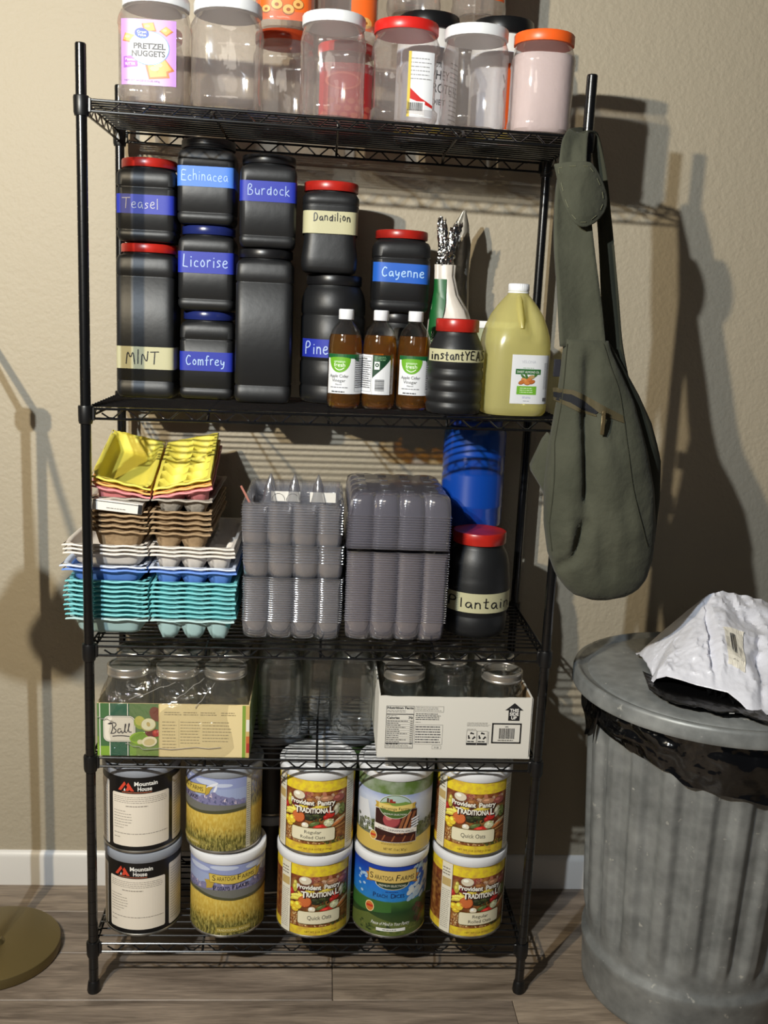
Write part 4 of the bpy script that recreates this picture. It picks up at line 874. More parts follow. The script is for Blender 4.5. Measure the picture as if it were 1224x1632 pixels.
mp = sq_map(.0622, .0622, 5); lb = MB(); lb.grid(16, 1, lambda i, j_: mp(-.050+.094*i, .028+.106*j_, .0003)); lb = lb.build('label', mat('lilac_label_paper', (180, 136, 202), .4), t)
d = Decal(sq_map(.0622, .0622, 5))
d.xf = lambda a, b: (a, b-.010)
for x_, y_, r_, a_ in ((-.002,.131,.014,.2), (.027,.126,.011,.8), (-.036,.113,.013,-.3), (.012,.062,.024,.15), (.018,.068,.022,.5)):
    d.poly([(x_+r_*cos(a_+k*pi/2+pi/4)*(1.1 if k % 2 else 1), y_+r_*.75*sin(a_+k*pi/2+pi/4)) for k in range(4)], (176, 104, 40), 1)
    d.poly([(x_+r_*.86*cos(a_+k*pi/2+pi/4), y_+.001+r_*.62*sin(a_+k*pi/2+pi/4)) for k in range(4)], (226, 156, 72), 2); d.ell(x_-r_*.2, y_+r_*.15, r_*.35, r_*.18, (250, 206, 130), 3, n=8)
d.ell(-.002, .098, .0345, .0275, (86, 150, 206), 4, n=30); d.ell(-.002, .098, .0332, .0262, (240, 240, 240), 5, n=30)
d.ell(-.014, .121, .0125, .0085, (40, 72, 176), 6, rot=-.1); d.text('Great', -.014, .1215, .0058, (240, 242, 250), 7, fit=.016); d.text('Value', -.014, .1165, .0058, (240, 242, 250), 7, fit=.014)
d.text('FILLED', -.004, .1085, .0085, (96, 176, 214), 6, bold=.02, fit=.020); d.text('PRETZEL', -.001, .0965, .0135, (34, 30, 34), 6, bold=.045, fit=.055, vs=.95); d.text('NUGGETS', -.003, .0845, .0135, (34, 30, 34), 6, bold=.045, fit=.057, vs=.95)
d.poly([(-.0455,.065),(-.022,.068),(-.022,.086),(-.0455,.083)], (140, 60, 170), 4); d.text('Peanut', -.034, .0765, .0066, (236, 214, 240), 5, fit=.017); d.text('BUTTER', -.034, .0695, .006, (236, 214, 240), 5, fit=.017, bold=.02)
d.text('NET WT 24 OZ (1.5 LB) 680g', -.014, .0435, .0042, (90, 60, 100), 2, fit=.060)
d.build('print', lb)
# peach-coloured crumb dust inside reads as a tint on the jar's floor
t = snack_jar(xj[1], YA, ZA(xj[1]), .0635, .184, lid_w2, 'clear empty jar with white lid beside the pretzel jar', e=3.6)
t = snack_jar(xj[2], YA, ZA(xj[2]), .0595, .178, lid_w2, 'clear jar with white lid, in front of the red-labelled jar', e=2.6)
t = snack_jar(xj[3], YA, ZA(xj[3]), .0610, .176, lid_rd, 'clear grip jar with red lid and white barcode label at its side', e=4, waist=.004)
mp = sq_map(.0598, .0598, 4); lb = MB(); lb.grid(12, 1, lambda i, j_: mp(.002+.046*i, .010+.108*j_, .0003)); lb = lb.build('label', mat('white_label_paper', (226, 228, 232), .4), t)
d = Decal(sq_map(.0598, .0598, 4)); d.poly([(.002,.042),(.026,.034),(.048,.026),(.048,.031),(.026,.042),(.002,.062)], (196, 40, 36), 1); d.rect(.002,.012,.034,.036,(236,236,236),2); d.barcode(.004, .020, .030, .034, (40, 40, 42), 3); d.lines(.006,.070,.044,.110,6,(150,150,152),1,t=.25); d.rect(.002,.010,.007,.118,(214,190,80),2)
d.build('print', lb)
t = snack_jar(xj[4], YA, ZA(xj[4]), .0605, .176, lid_w2, 'clear jar with white lid in front of the protein powder tub', e=2.6)
t = snack_jar(xj[5], YA, ZA(xj[5]), .0575, .176, lid_or, 'clear jar with orange lid and pale contents at the end of the shelf', e=2.6)
mb = MB(); mb.sq([(.050, .050, 2.6, .004), (.0545, .0545, 2.6, .010), (.0550, .0550, 2.6, .135), (.054, .054, 2.6, .137)], n=48); mb.build('contents', mat('pale_pink_powder', (214, 196, 194), .7, bump=(90, .3, .003)), t)
# back row
YK = .240
def print_jar(t, hw, e, u0, u1, v0, v1, col, fn=None, cname='label'):
    mp = sq_map(hw, hw, e); lb = MB(); lb.grid(20, 1, lambda i, j_: mp(u0+(u1-u0)*i, v0+(v1-v0)*j_, .0003)); lb = lb.build(cname, mat('paper_%d_%d_%d' % col, col, .4), t)
    if fn: d = Decal(sq_map(hw, hw, e)); fn(d); d.build('print', lb)
t = snack_jar(-.362, YK, ZA(-.362), .0600, .172, lid_or, 'clear jar with orange lid peeping out behind the pretzel jar', e=3)
t = snack_jar(-.108, YK+.005, ZA(-.108), .0600, .184, lid_tr, 'clear jar with translucent orange lid carrying an orange-labelled jar', e=3)
def rings_print(d):
    for x_, y_, r_ in ((-.030,.125,.010),(-.014,.118,.012),(.006,.126,.010),(.022,.117,.012),(-.02,.104,.009),(.010,.106,.010),(.034,.106,.008)):
        d.ell(x_, y_, r_, r_*.85, (150, 84, 34), 1, n=16); d.ell(x_, y_+.0006, r_*.88, r_*.72, (222, 170, 96), 2, n=16); d.ell(x_, y_, r_*.35, r_*.28, (150, 84, 34), 3, n=10)
def orange_low(d):
    for x_, y_, r_ in ((-.014,.038,.012),(.008,.030,.012),(.026,.040,.011),(-.034,.030,.009)):
        d.ell(x_, y_, r_, r_*.85, (150, 84, 34), 1, n=16); d.ell(x_, y_+.0006, r_*.88, r_*.72, (222, 170, 96), 2, n=16); d.ell(x_, y_, r_*.35, r_*.28, (150, 84, 34), 3, n=10)
t = snack_jar(-.108, YK+.005, ZA(-.108)+.185, .0590, .180, lid_or, 'orange-labelled clear jar stacked behind the second white-lidded jar', e=3); print_jar(t, .0575, 3, -.055, .055, .012, .135, (236, 104, 36), orange_low)
t = snack_jar(.012, YK+.004, ZA(.012), .0580, .172, lid_rd, 'red-labelled clear jar behind the third white-lidded jar', e=3)
def red_print(d):
    for k in range(9): d.ell(-.035+.0085*k, .040+.012*(k % 3), .008, .006, (216, 170, 120), 1, n=10)
    d.text('ANIMAL', 0, .105, .013, (236, 214, 190), 1, bold=.03, fit=.06); d.text('CRACKERS', 0, .09, .011, (236, 214, 190), 1, bold=.03, fit=.066)
print_jar(t, .0567, 3, -.050, .052, .014, .130, (176, 36, 40), None)
d = Decal(sq_map(.0567, .0567, 3))
for k in range(14): d.ell(-.040+.0065*k, .036+.013*(k % 3), .0075, .0055, (190, 84, 66), 1+.3*k, n=10)
d.ell(-.005, .098, .034, .016, (206, 96, 80), 1); d.ell(-.005, .098, .030, .013, (186, 48, 50), 2)
d.build('print', t)
t = snack_jar(.012, YK+.006, ZA(.012)+.173, .0600, .180, lid_or, 'orange-labelled clear jar stacked behind the third white-lidded jar', e=3); print_jar(t, .0585, 3, .006, .055, .016, .135, (236, 104, 36), lambda d: [d.ell(.034, .030, .012, .010, (222, 170, 96), 1), d.ell(.034, .030, .004, .003, (150, 84, 34), 2), d.lines(.010, .018, .022, .020, 1, (120, 50, 20), 1)])
tubm = mat('white_tub_plastic', (228, 226, 222), .35)
def tub(x, y, z, label, H=.232, r=.0605, accent=None):
    t = thing('powder_tub', (x, y, z), label, 'tub'); mb = MB()
    mb.lathe([(r*.92, 0), (r*.98, .003), (r, .012), (r, H-.060), (r*.985, H-.050), (r*.90, H-.036), (r*.88, H-.028), (r*.88, H-.020)], 56); mb.build('body', tubm, t, angle=45)
    l = MB(); lid_mesh(l, r*.965, H-.030, .030, 1); l.build('lid', lid_bk, t)
    lb = sheet(r, -.10, .12, .012, H-.064, n=40).build('label', mat('white_label_paper', (226, 228, 232), .4), t)
    d = Decal(cyl_map(r)); k = (34, 34, 38)
    d.text('WHEY', .018, .112, .024, k, 1, align='c', fit=.048, rot=-.03); d.text('PROTEIN', .032, .088, .024, k, 1, fit=.070, rot=-.03, bold=.02); d.text('100%', .012, .134, .013, k, 1)
    d.text('DIET', .020, .066, .015, k, 1, bold=.01)
    d.poly([(-.004,.100),(-.001,.100),(.006,.062),(.002,.062)], (206, 40, 44), 2); d.rect(-.10, .012, .12, .024, (226, 196, 80), 1)
    if accent: d.rect(*accent)
    d.lines(.045, .03, .08, .15, 14, (120, 120, 124), 1, t=.3); d.build('print', lb); return t
tub(.172, YK+.002, ZA(.172), 'white protein powder tub with black lid behind the red-lidded clear jar', H=.236)
tub(.318, YK-.002, ZA(.318), 'white protein powder tub with black lid behind the last two clear jars', H=.236, accent=(.0, .03, .05, .150, (232, 96, 34), 3))
t = snack_jar(.140, YK+.012, ZA(.172)+.2367, .0530, .170, lid_w2, 'clear empty jar standing on the first powder tub', e=2.6, lr=.05)
t = snack_jar(.268, YK+.012, ZA(.172)+.2367, .0530, .170, lid_or, 'clear jar with an orange band bridging the two powder tubs', e=2.6, lr=.05); print_jar(t, .0516, 2.6, -.045, .045, .028, .12, (232, 96, 34))

# ------------------------------------------------------------------ egg cartons on the middle shelf
ZC = lambda x: sz('C', x)
def carton_meshes(nm, nc, nr, wt, dp, hc, hl, wl, m, res=6, gap=.006, lid_flat=True):
    """cup tray (nc x nr cups) to the right of the hinge and smooth lid to its left; rim at z = 0, cups hang down"""
    tr = MB(); nx, ny = nc*res, nr*res
    def cup(i, j):
        x = i*wt; y = j*dp; fl = .006
        cx_ = (x-fl)/((wt-2*fl)/nc); cy_ = (y-fl)/((dp-2*fl)/nr)
        if cx_ <= 0 or cy_ <= 0 or cx_ >= nc or cy_ >= nr: z = 0
        else:
            s_ = 2*(cx_-math.floor(cx_))-1; u_ = 2*(cy_-math.floor(cy_))-1; r_ = (abs(s_)**3.2+abs(u_)**3.2)**(1/3.2)
            f = max(0, min(1, (1-r_)/.42)); f = f*f*(3-2*f)
            e_ = min(1, min(cx_, nc-cx_, cy_, nr-cy_)*3)
            z = -hc*(f+(1-f)*.45*(1 if 0.25 < cx_ < nc-.25 and .25 < cy_ < nr-.25 else 0)*e_)
        return (gap/2+x, -dp/2+y, z)
    def cup2(i, j): return cup(min(1, max(0, (i*1.0))), j)
    xs = [0, .0055/wt]+[(.006+(wt-.012)*k/nx)/wt for k in range(nx+1)]+[1-.0055/wt, 1]; ys = [0, .0055/dp]+[(.006+(dp-.012)*k/ny)/dp for k in range(ny+1)]+[1-.0055/dp, 1]
    vs = [cup(a, b) for b in ys for a in xs]; W = len(xs)
    tr.add(vs, [(q*W+p, q*W+p+1, (q+1)*W+p+1, (q+1)*W+p) for q in range(len(ys)-1) for p in range(W-1)])
    rim_band(tr, gap/2, -dp/2, gap/2+wt, dp/2)
    ld = MB(); prof = [(0, 0), (.006, 0), (.008, -.003), (.015, -hl*.75), (.020, -hl*.95), (.028, -hl)]
    rs = []
    for ins, z in prof:
        hx, hy = (wl-2*ins)/2, (dp-2*ins)/2; cx_ = -gap/2-wl/2; n = 56; ring = []
        for k in range(n):
            a = 2*pi*k/n; wob = .0009*sin(a*14) if z > -.004 else 0
            ring.append((cx_+hx*sgnpow(cos(a), 2/9), hy*sgnpow(sin(a), 2/9), z+wob))
        rs.append(ring)
    ld.rings(rs[::-1], cap0=True, cap1=False); rim_band(ld, -gap/2-wl, -dp/2, -gap/2, dp/2)
    return tr.mesh(nm+'_tray', m, angle=60), ld.mesh(nm+'_lid', m, angle=60)
def rim_band(mb, x0, y0, x1, y1, h=.0034):
    n = 18
    P = [(x0+(x1-x0)*i/n, y0) for i in range(n)]+[(x1, y0+(y1-y0)*i/n) for i in range(n)]+[(x1-(x1-x0)*i/n, y1) for i in range(n)]+[(x0, y1-(y1-y0)*i/n) for i in range(n)]
    rs = []
    for dz, o_ in ((-h, .0012), (-h*.5, .0016), (0, 0)):
        rs.append([(p[0]+(o_ if p[0] >= x1-1e-6 else -o_ if p[0] <= x0+1e-6 else 0), p[1]+(o_ if p[1] >= y1-1e-6 else -o_ if p[1] <= y0+1e-6 else 0), dz+.0011*sin(i*1.05)) for i, p in enumerate(P)])
    mb.rings(rs, cap0=False, cap1=False)
def carton(ms, x, y, z, label, rz=0, rx=0, ry=0, group=None, lid_ry=0, ml=None):
    t = thing('egg_carton', (x, y, z), label, 'egg carton', rz=rz, rx=rx, ry=ry, group=group)
    a = bpy.data.objects.new('cup_tray', ms[0]); COL.objects.link(a); a.parent = t
    b = bpy.data.objects.new('carton_lid', ms[1]); COL.objects.link(b); b.parent = t; b.rotation_euler = (0, lid_ry, 0)
    return t
foam = lambda n, c: mat(n, c, .55, bump=(120, .12, .001))
teal = foam('teal_foam', (116, 196, 200)); bluef = foam('sky_blue_foam', (98, 142, 222)); pale = foam('pale_blue_white_foam', (206, 216, 236)); whitef = foam('white_foam', (226, 218, 208))
pulp = mat('brown_moulded_pulp', (174, 148, 114), .9, bump=(160, .5, .002), var=(60, (150, 124, 92))); pulpg = mat('grey_moulded_pulp', (168, 160, 148), .9, bump=(160, .5, .002))
pinkf = foam('pink_foam', (226, 140, 142)); yelf = foam('yellow_foam', (234, 220, 92)); orf = foam('pale_orange_foam', (240, 180, 96))
yc_ = .176; xc_ = -.334; dpt = .285
tealp = foam('pale_teal_foam', (176, 208, 208)); mtp = carton_meshes('pale_teal_carton', 3, 6, .160, dpt, .042, .036, .156, tealp, res=7)
mt = carton_meshes('teal_carton', 3, 6, .162, dpt, .040, .032, .158, teal, res=7)
zb = ZC(xc_)+.040
rnd = random.Random(11)
names9 = ['paler teal foam egg carton lowest in its stack, cups resting on the wire shelf'] + ['teal foam egg carton, %s from the wire shelf in its stack' % w_ for w_ in ('second', 'third', 'fourth', 'fifth', 'sixth', 'seventh', 'eighth')] + ['topmost teal foam egg carton, right under the blue ones']
for i in range(9):
    carton(mtp if i == 0 else mt, xc_+rnd.uniform(-.002, .002), yc_+rnd.uniform(-.002, .002), zb+i*.0094, names9[i], group='teal egg cartons nested in one stack')
zt = zb+8*.0094
mbl = carton_meshes('blue_carton', 3, 6, .164, dpt, .034, .030, .160, bluef); mpl = carton_meshes('pale_carton', 3, 6, .164, dpt, .034, .030, .162, pale)
carton(mbl, xc_-.001, yc_-.001, zt+.023, 'blue foam egg carton lying on the teal stack'); carton(mpl, xc_-.003, yc_-.002, zt+.031, 'pale blue-white foam egg carton nested on the blue one')
mwh = carton_meshes('white_carton', 3, 6, .160, dpt, .034, .030, .158, whitef)
for i in range(3): carton(mwh, xc_-.001+rnd.uniform(-.002, .002), yc_-.001, zt+.056+i*.0078, 'white foam egg carton, %s of three between the blue and the brown cartons' % ('lowest', 'middle', 'topmost')[i])
zw = zt+.056+2*.0078
mbr = carton_meshes('brown_carton', 2, 6, .114, dpt, .040, .040, .112, pulp)
xb = -.332
for i in range(5): carton(mbr, xb+rnd.uniform(-.003, .003), yc_-.006, zw+.028+i*.0105, 'brown pulp egg carton, %s of five stacked on the white foam' % ('lowest', 'second', 'middle', 'fourth', 'topmost')[i], lid_ry=rad(1.5))
zr = zw+.028+4*.0105
mgr = carton_meshes('grey_carton', 2, 6, .112, dpt, .030, .030, .112, pulpg)
carton(mgr, xb+.001, yc_-.004, zr+.023, 'grey pulp egg carton just below the pink carton')
t = thing('printed_card', (xb-.060, .030, zr-.002), 'white and black printed card slipped between the grey and brown cartons', 'card', rz=rad(3), ry=rad(6))
mb = MB(); mb.box(-.046, -.012, 0, .046, .12, .020, bev=.001); cb = mb.build('card_sleeve', mat('white_glossy_card', (232, 228, 220), .4), t)
d = Decal(flat_map(-.012)); d.rect(.038, .001, .0455, .019, (30, 30, 32), 1); d.stroke([(-.045, .0175), (.045, .0172)], .0012, (30, 30, 32), 1); d.lines(-.02, .004, .02, .008, 1, (120, 116, 110), 1); d.build('print', cb)
zp = zr+.023
mpk = carton_meshes('pink_carton', 2, 6, .112, dpt-.02, .034, .042, .112, pinkf); myl = carton_meshes('yellow_carton', 2, 6, .108, dpt-.02, .030, .034, .110, yelf); moo = carton_meshes('orange_carton', 2, 6, .110, dpt-.02, .032, .039, .111, orf)
carton(mpk, xb-.001, yc_-.018, zp+.026, 'pink foam egg carton tipped under the yellow one', rx=rad(10), lid_ry=rad(22), ry=rad(-11))
carton(moo, xb-.0015, yc_-.018, zp+.035, 'pale orange foam egg carton showing as a thin edge', rx=rad(11), lid_ry=rad(24), ry=rad(-12))
carton(myl, xb-.002, yc_-.018, zp+.046, 'yellow foam egg carton lying open on top of the whole stack', rx=rad(12), lid_ry=rad(26), ry=rad(-13))

# clear plastic cartons, two tall nested stacks
cpl = shell('clear_carton_plastic', (.93, .93, .94), (.70, .70, .72), (208, 210, 222), .18, gloss=.30, rough=.10, edge_gloss=.7)
cpl2 = shell('smoky_carton_plastic', (.88, .88, .90), (.60, .60, .63), (190, 186, 200), .26, gloss=.30, rough=.11, edge_gloss=.65)
def clear_tray(nm, w_, dp, h, m, nc=4, nr=4, res=4, taper=.35, spike=0):
    mb = MB(); n = nc*8
    # perimeter wall with one bulge per cup, plus cup floors
    def peri(sc, z, bul):
        ring = []
        hx, hy = w_/2*sc, dp/2*sc
        for side in range(4):
            k_ = nc if side in (0, 2) else nr
            for i in range(k_*8):
                f = i/(k_*8); s_ = abs(sin(pi*f*k_))**.42; o = bul*(s_-1)
                if side == 0: ring.append((-hx+2*hx*f, -hy-o, z))
                elif side == 1: ring.append((hx+o, -hy+2*hy*f, z))
                elif side == 2: ring.append((hx-2*hx*f, hy+o, z))
                else: ring.append((-hx-o, hy-2*hy*f, z))
        return ring
    mb.rings([peri(1, 0, .003), peri(1.004, -.0010, .003), peri(.985, -.0014, .005), peri(.975, -h*.55, .008), peri(.955, -h*.82, .010), peri(.90, -h*.95, .013), peri(.85, -h, .015)], cap0=False, cap1=True)
    if spike:
        for i in range(1, nc):
            for j in range(0, 2):
                x_ = -w_/2+w_*i/nc; y_ = -dp/2+dp*(j+.5)/nr
                mb.lathe([(.016, -h*.5), (.014, -.004), (.0095, spike*.45), (.0050, spike*.8), (.0012, spike)], 12, c=(x_, y_), cap0=False)
    return mb.mesh(nm, m, angle=50)
dpc = .26
A1 = clear_tray('clear_tray_wide', .197, dpc, .042, cpl); A2 = clear_tray('clear_tray_spiked', .190, dpc, .040, cpl, spike=.040)
B1 = clear_tray('smoky_tray', .203, dpc, .045, cpl2); 
def cc(me, x, y, z, label, rx=0, grp=None, name='clear_egg_carton'):
    o = bpy.data.objects.new(name, me); COL.objects.link(o); o.location = (x, y, z); o.rotation_euler = (rx, 0, 0); tag(o, label, 'egg carton', grp); return o
xs1 = -.0575; ys1 = .160; z1 = ZC(xs1)+.0425
for i in range(20): cc(A1, xs1+rnd.uniform(-.0008, .0008), ys1, z1+i*.0046, 'clear plastic egg carton nested in the lower block of the stack beside the foam cartons', grp='clear cartons, lower block of first stack')
z2 = z1+19*.0046+.032
for i in range(7): cc(A1, xs1-.001+rnd.uniform(-.0008, .0008), ys1-.002, z2+i*.0056, 'clear plastic egg carton in the middle block of the stack beside the foam cartons', grp='clear cartons, middle block of first stack')
z3 = z2+6*.0056+.026
for i in range(12): cc(A2 if i == 11 else A1, xs1-.004+rnd.uniform(-.0008, .0008), ys1-.002, z3+i*.0052, 'spiked clear carton topmost of the stack beside the foam cartons' if i == 11 else 'clear plastic egg carton in the upper block of the stack beside the foam cartons', grp=None if i == 11 else 'clear cartons, upper block of first stack')
z3t = z3+11*.0052
for x_, w2, lab in ((xs1-.020, .056, 'white paper slip with printed arches lying in the spiked carton'), (xs1+.052, .050, 'plain white paper slip lying in the spiked carton')):
    t = thing('paper_slip', (x_, ys1-dpc/2+.035, z3t-.004), lab, 'paper slip', rx=rad(8))
    mb = MB(); mb.box(-w2/2, -.0005, 0, w2/2, .0003, .020); pb = mb.build('sheet', mat('white_slip_paper', (232, 228, 220), .6), t)
    if w2 > .053:
        d = Decal(flat_map(-.0005))
        for c_ in (-.014, .014): d.stroke([(c_+.0125*cos(rad(a)), .002+.014*sin(rad(a))) for a in range(0, 181, 20)], .0009, (60, 60, 60), 1)
        d.build('print', pb)
t = thing('tag_strip', (xs1-.088, ys1-dpc/2+.012, z3t-.004), 'thin reddish strip sticking up from the spiked carton', 'strip', ry=rad(-28)); mb = MB(); mb.box(-.002, -.0004, 0, .002, .0004, .036); mb.build('strip', mat('reddish_strip', (170, 110, 96), .5), t)
xs2 = .146; z4 = ZC(xs2)+.0455
for i in range(30): cc(B1, xs2+rnd.uniform(-.0006, .0006), ys1, z4+i*.0048, 'smoky clear carton nested in the tall lower block of the stack by the Plantain jar', grp='smoky cartons, lower block of second stack')
z5 = z4+29*.0048+.004
for i in range(14): cc(B1, xs2-.002+rnd.uniform(-.0006, .0006), ys1-.001, z5+i*.0050+.002, 'upside-down smoky clear carton in the upper block of the stack by the Plantain jar', rx=pi, grp='upturned smoky cartons, upper block of second stack')
z5t = z5+13*.0050
zz = z5t+.049
B2 = clear_tray('clear_tray_peaked', .188, dpc, .028, cpl); 
def peaks():
    mb = MB(); h = .040
    for i in range(4):
        for j in range(4):
            x_ = -.092+.046*(i+.5)*1.0; y_ = -.12+.06*(j+.5)
            mb.rings([[(x_+hx*sgnpow(cos(2*pi*k/16), .5), y_+hx*1.15*sgnpow(sin(2*pi*k/16), .5), z_) for k in range(16)] for hx, z_ in ((.0215, 0), (.017, .018), (.011, .034), (.009, h))], cap0=False)
    mb.rings([[(x_, y_, z_) for x_, y_ in ((-.096, -.125), (.096, -.125), (.096, .125), (-.096, .125))] for z_ in (-.004, 0)], cap0=False, cap1=True)
    return mb.mesh('peaked_tray', cpl, angle=40)
cc(peaks(), xs2-.004, ys1+.004, z5t+.008, 'clear carton with tapered peaks pointing up, topmost by the Plantain jar')

# ------------------------------------------------------------------ Plantain jar, blue barrel on hidden jar
zz = ZC(.31)
t = thing('grip_jar', (.3175, .128, zz), 'round black jar with red lid and wide cream tape reading Plantain', 'jar')
mb = MB(); mb.lathe([(.055, 0), (.062, .003), (.0655, .014), (.066, .040), (.0645, .043), (.0645, .046), (.066, .049), (.068, .075), (.0685, .110), (.0672, .118), (.0655, .128), (.064, .148), (.059, .168), (.052, .180), (.050, .184), (.050, .196)], 64); mb.build('body', black_paint, t, angle=50)
l = MB(); lid_mesh(l, .0545, .190, .024); l.build('lid', red_lid, t)
tape(t, .0685, .0685, 2, .056, .096, tape_cream, 'Plantain', .001, .066, .020, .125, bk, .0024, jit=.06, slope=-.02, full=False, span=(-.0675, .0675))
t = round_jar(.318, .2585, zz, .062, .200, red_lid, 'shaded black jar with red lid hidden behind the Plantain jar', neck=.02)
t = thing('blue_drum_jar', (.3160, .2580, zz+.200), 'tall glossy blue painted drum-shaped jar standing behind the Plantain jar', 'jar')
mb = MB(); r_ = .0665
mb.lathe([(r_*.9, 0), (r_*.985, .003), (r_, .010), (r_, .042), (r_*1.018, .045), (r_, .048), (r_, .108), (r_*.985, .111), (r_*.985, .118), (r_, .121), (r_, .150), (r_*1.015, .153), (r_, .156), (r_, .196), (r_*.97, .205), (r_*.9, .212)], 64); mb.build('body', mat('glossy_cobalt_paint', (16, 66, 158), .25, coat=.4), t, angle=50)
l = MB(); lid_mesh(l, .056, .212, .014); l.build('lid', mat('cobalt_lid', (18, 54, 146), .3), t)

# ------------------------------------------------------------------ glass jars on the fourth shelf
ZD = lambda x: sz('D', x)
glass = shell('clear_glass', (.975, .98, .975), (.62, .64, .62), (215, 220, 215), .012, gloss=.07, rough=.04, edge_gloss=.6)
zinc = mat('silver_screw_band', (206, 200, 190), .3, metal=.85)
def jar_prof(r, H, nr):
    pr = [(r*.78, .003), (r*.80, 0), (r*.93, .0015), (r, .010), (r, H*.70), (r*.985, H*.74), (r*.93, H*.80), (nr*1.02, H*.845), (nr, H*.865)]
    z = H*.875
    while z < H-.006: pr += [(nr, z), (nr+.0013, z+.0013), (nr, z+.0026)]; z += .0048
    return pr+[(nr, H-.003), (nr+.0008, H-.001), (nr-.001, H)]
def jar_mesh(r, H, nr, e=2):
    mb = MB(); pr = jar_prof(r, H, nr)
    def ring(p): 
        k = 0 if p[1] > H*.8 else 1
        return (p[0], p[0], (e if k else 2), p[1])
    mb.sq([ring(p) for p in pr]+[ring((max(.002, p[0]-.0032), max(.005, p[1]))) for p in reversed(pr) if p[1] < H-.004], n=40, cap0=True, cap1=True)
    return mb.mesh('glass_jar', glass, angle=55)
def band_mesh(nr, H, disc):
    mb = MB(); R = nr+.0032
    pr = [(R-.001, H-.017), (R+.0004, H-.0165), (R+.0004, H-.014), (R-.0006, H-.0125), (R+.0002, H-.010), (R-.0006, H-.008), (R+.0002, H-.0055), (R, H+.0005), (R-.0015, H+.0018), (R-.005, H+.0018)]
    if disc: mb.lathe(pr+[(R-.0055, H+.0010), (R-.010, H+.0010), (R-.011, H+.0014), (.001, H+.0014)], 44, cap0=False)
    else: mb.lathe(pr+[(R-.0055, H+.0005), (R-.0035, H-.001), (R-.003, H-.016), (R-.001, H-.017)], 44, cap0=False, cap1=False)
    return mb.mesh('screw_band', zinc, angle=50)
JM = jar_mesh(.0455, .168, .0385); JM2 = jar_mesh(.0460, .182, .0385, 3.2); BO = band_mesh(.0385, .168, False); BD = band_mesh(.0385, .168, True)
def mason(x, y, z, label, me=None, band=None, rz=0, group=None):
    t = thing('mason_jar', (x, y, z), label, 'jar', rz=rz, group=group)
    o = bpy.data.objects.new('glass_body', me or JM); COL.objects.link(o); o.parent = t
    if band: o = bpy.data.objects.new('screw_band', band); COL.objects.link(o); o.parent = t
    return t
# loose jars in the middle
zz = ZD(-.03)
mason(-.0805, .133, ZD(-.08), 'empty glass jar in the gap nearest the fruit-printed box', JM2, rz=rad(8))
mason(.0050, .235, ZD(0), 'empty glass jar standing back between two others, with moulded measuring marks', JM2)
mason(.0690, .150, ZD(.07), 'empty glass jar close beside the white carton tray', JM2, rz=rad(-6))
mason(-.0920, .262, ZD(-.09), 'shaded glass jar in the back row behind the first loose jar', JM2)
# white printed tray with quart jars
X0, X1, Y0, Y1 = .1190, .4285, .008, .298; zt_ = ZD(X0)
t = thing('carton_tray', (0, 0, zt_), 'white corrugated carton tray printed THIS SIDE UP holding glass jars', 'box', ry=-SHELF['D'][1])
card_w = mat('white_corrugated_card', (226, 222, 212), .7, bump=(1.0, .2, .001)); card_b = mat('brown_inner_card', (150, 122, 88), .8)
mb = MB(); th = .003; Hb = .1300
mb.box(X0, Y0, 0, X1, Y1, .003); mb.box(X0, Y0, .003, X0+th, Y1, Hb+.004); mb.box(X1-th, Y0+th, .003, X1, Y1, Hb-.002); mb.box(X0+th, Y1-th, .003, X1-th, Y1, Hb)
n = 26; rnd = random.Random(8)
pts = []
step = 0
for i in range(n+1):
    if i % 4 == 2: step = rnd.uniform(-.0014, .0010)
    pts.append((X0+th+(X1-2*th-X0)*i/n, Hb-.0015*0+step+rnd.uniform(-.0003, .0003)))
fr = [(X0+th, .003), (X1-th, .003)]+pts[::-1]
mb.rings([[(p[0], yy, p[1]) for p in fr] for yy in (Y0, Y0+th)])
bx = mb.build('tray_body', card_w, t, smooth=False)
mb = MB(); mb.box(X0+th+.0003, Y0+th, .004, X1-th-.0003, Y0+th+.0006, Hb-.004); mb.box(X1-th-.0006, Y0+th, .004, X1-th, Y1-th, Hb-.004); mb.box(X0+th, Y0+th, .004, X0+th+.0006, Y1-th, Hb-.002); mb.build('inner_lining', card_b, bx, smooth=False)
d = Decal(flat_map(Y0, X0, 0)); k = (34, 34, 36); g1 = (120, 118, 114)
d.frame(.0155, .020, .071, .110, .0007, k, 1); d.text('Nutrition Facts', .0175, .1035, .0068, k, 1, bold=.03, align='l', fit=.052); d.lines(.0175, .0955, .060, .1015, 2, k, 1, t=.25); d.rect(.0165, .0915, .070, .0932, k, 1)
d.text('Calories', .0175, .0825, .0064, k, 1, bold=.03, align='l', fit=.025); d.text('70', .069, .0825, .0070, k, 1, bold=.03, align='r', fit=.009); d.lines(.0175, .0885, .04, .0905, 1, k, 1)
for i in range(12):
    y_ = .0775-.0044*i; d.rect(.0165, y_+.0020, .070, y_+.0024, g1, 1); d.lines(.0175, y_-.0012, .045 if i % 3 else .060, y_+.0016, 1, k, 1, t=.42, seed=i); d.rect(.064, y_-.0004, .069, y_+.0008, k, 1)
d.rect(.0165, .0300, .070, .0312, k, 1); d.lines(.0175, .0215, .069, .0290, 3, g1, 1, t=.35)
d.frame(.0735, .0975, .130, .110, .0005, g1, 1); d.lines(.0755, .0990, .126, .1085, 3, g1, 1, t=.3)
d.lines(.0745, .0800, .124, .0955, 4, k, 1, t=.38, seed=3); d.lines(.0745, .0745, .086, .0775, 1, g1, 1)
d.frame(.0735, .0290, .130, .0710, .0005, g1, 1); d.lines(.0755, .0310, .127, .0690, 7, (70, 70, 72), 1, t=.36, seed=5)
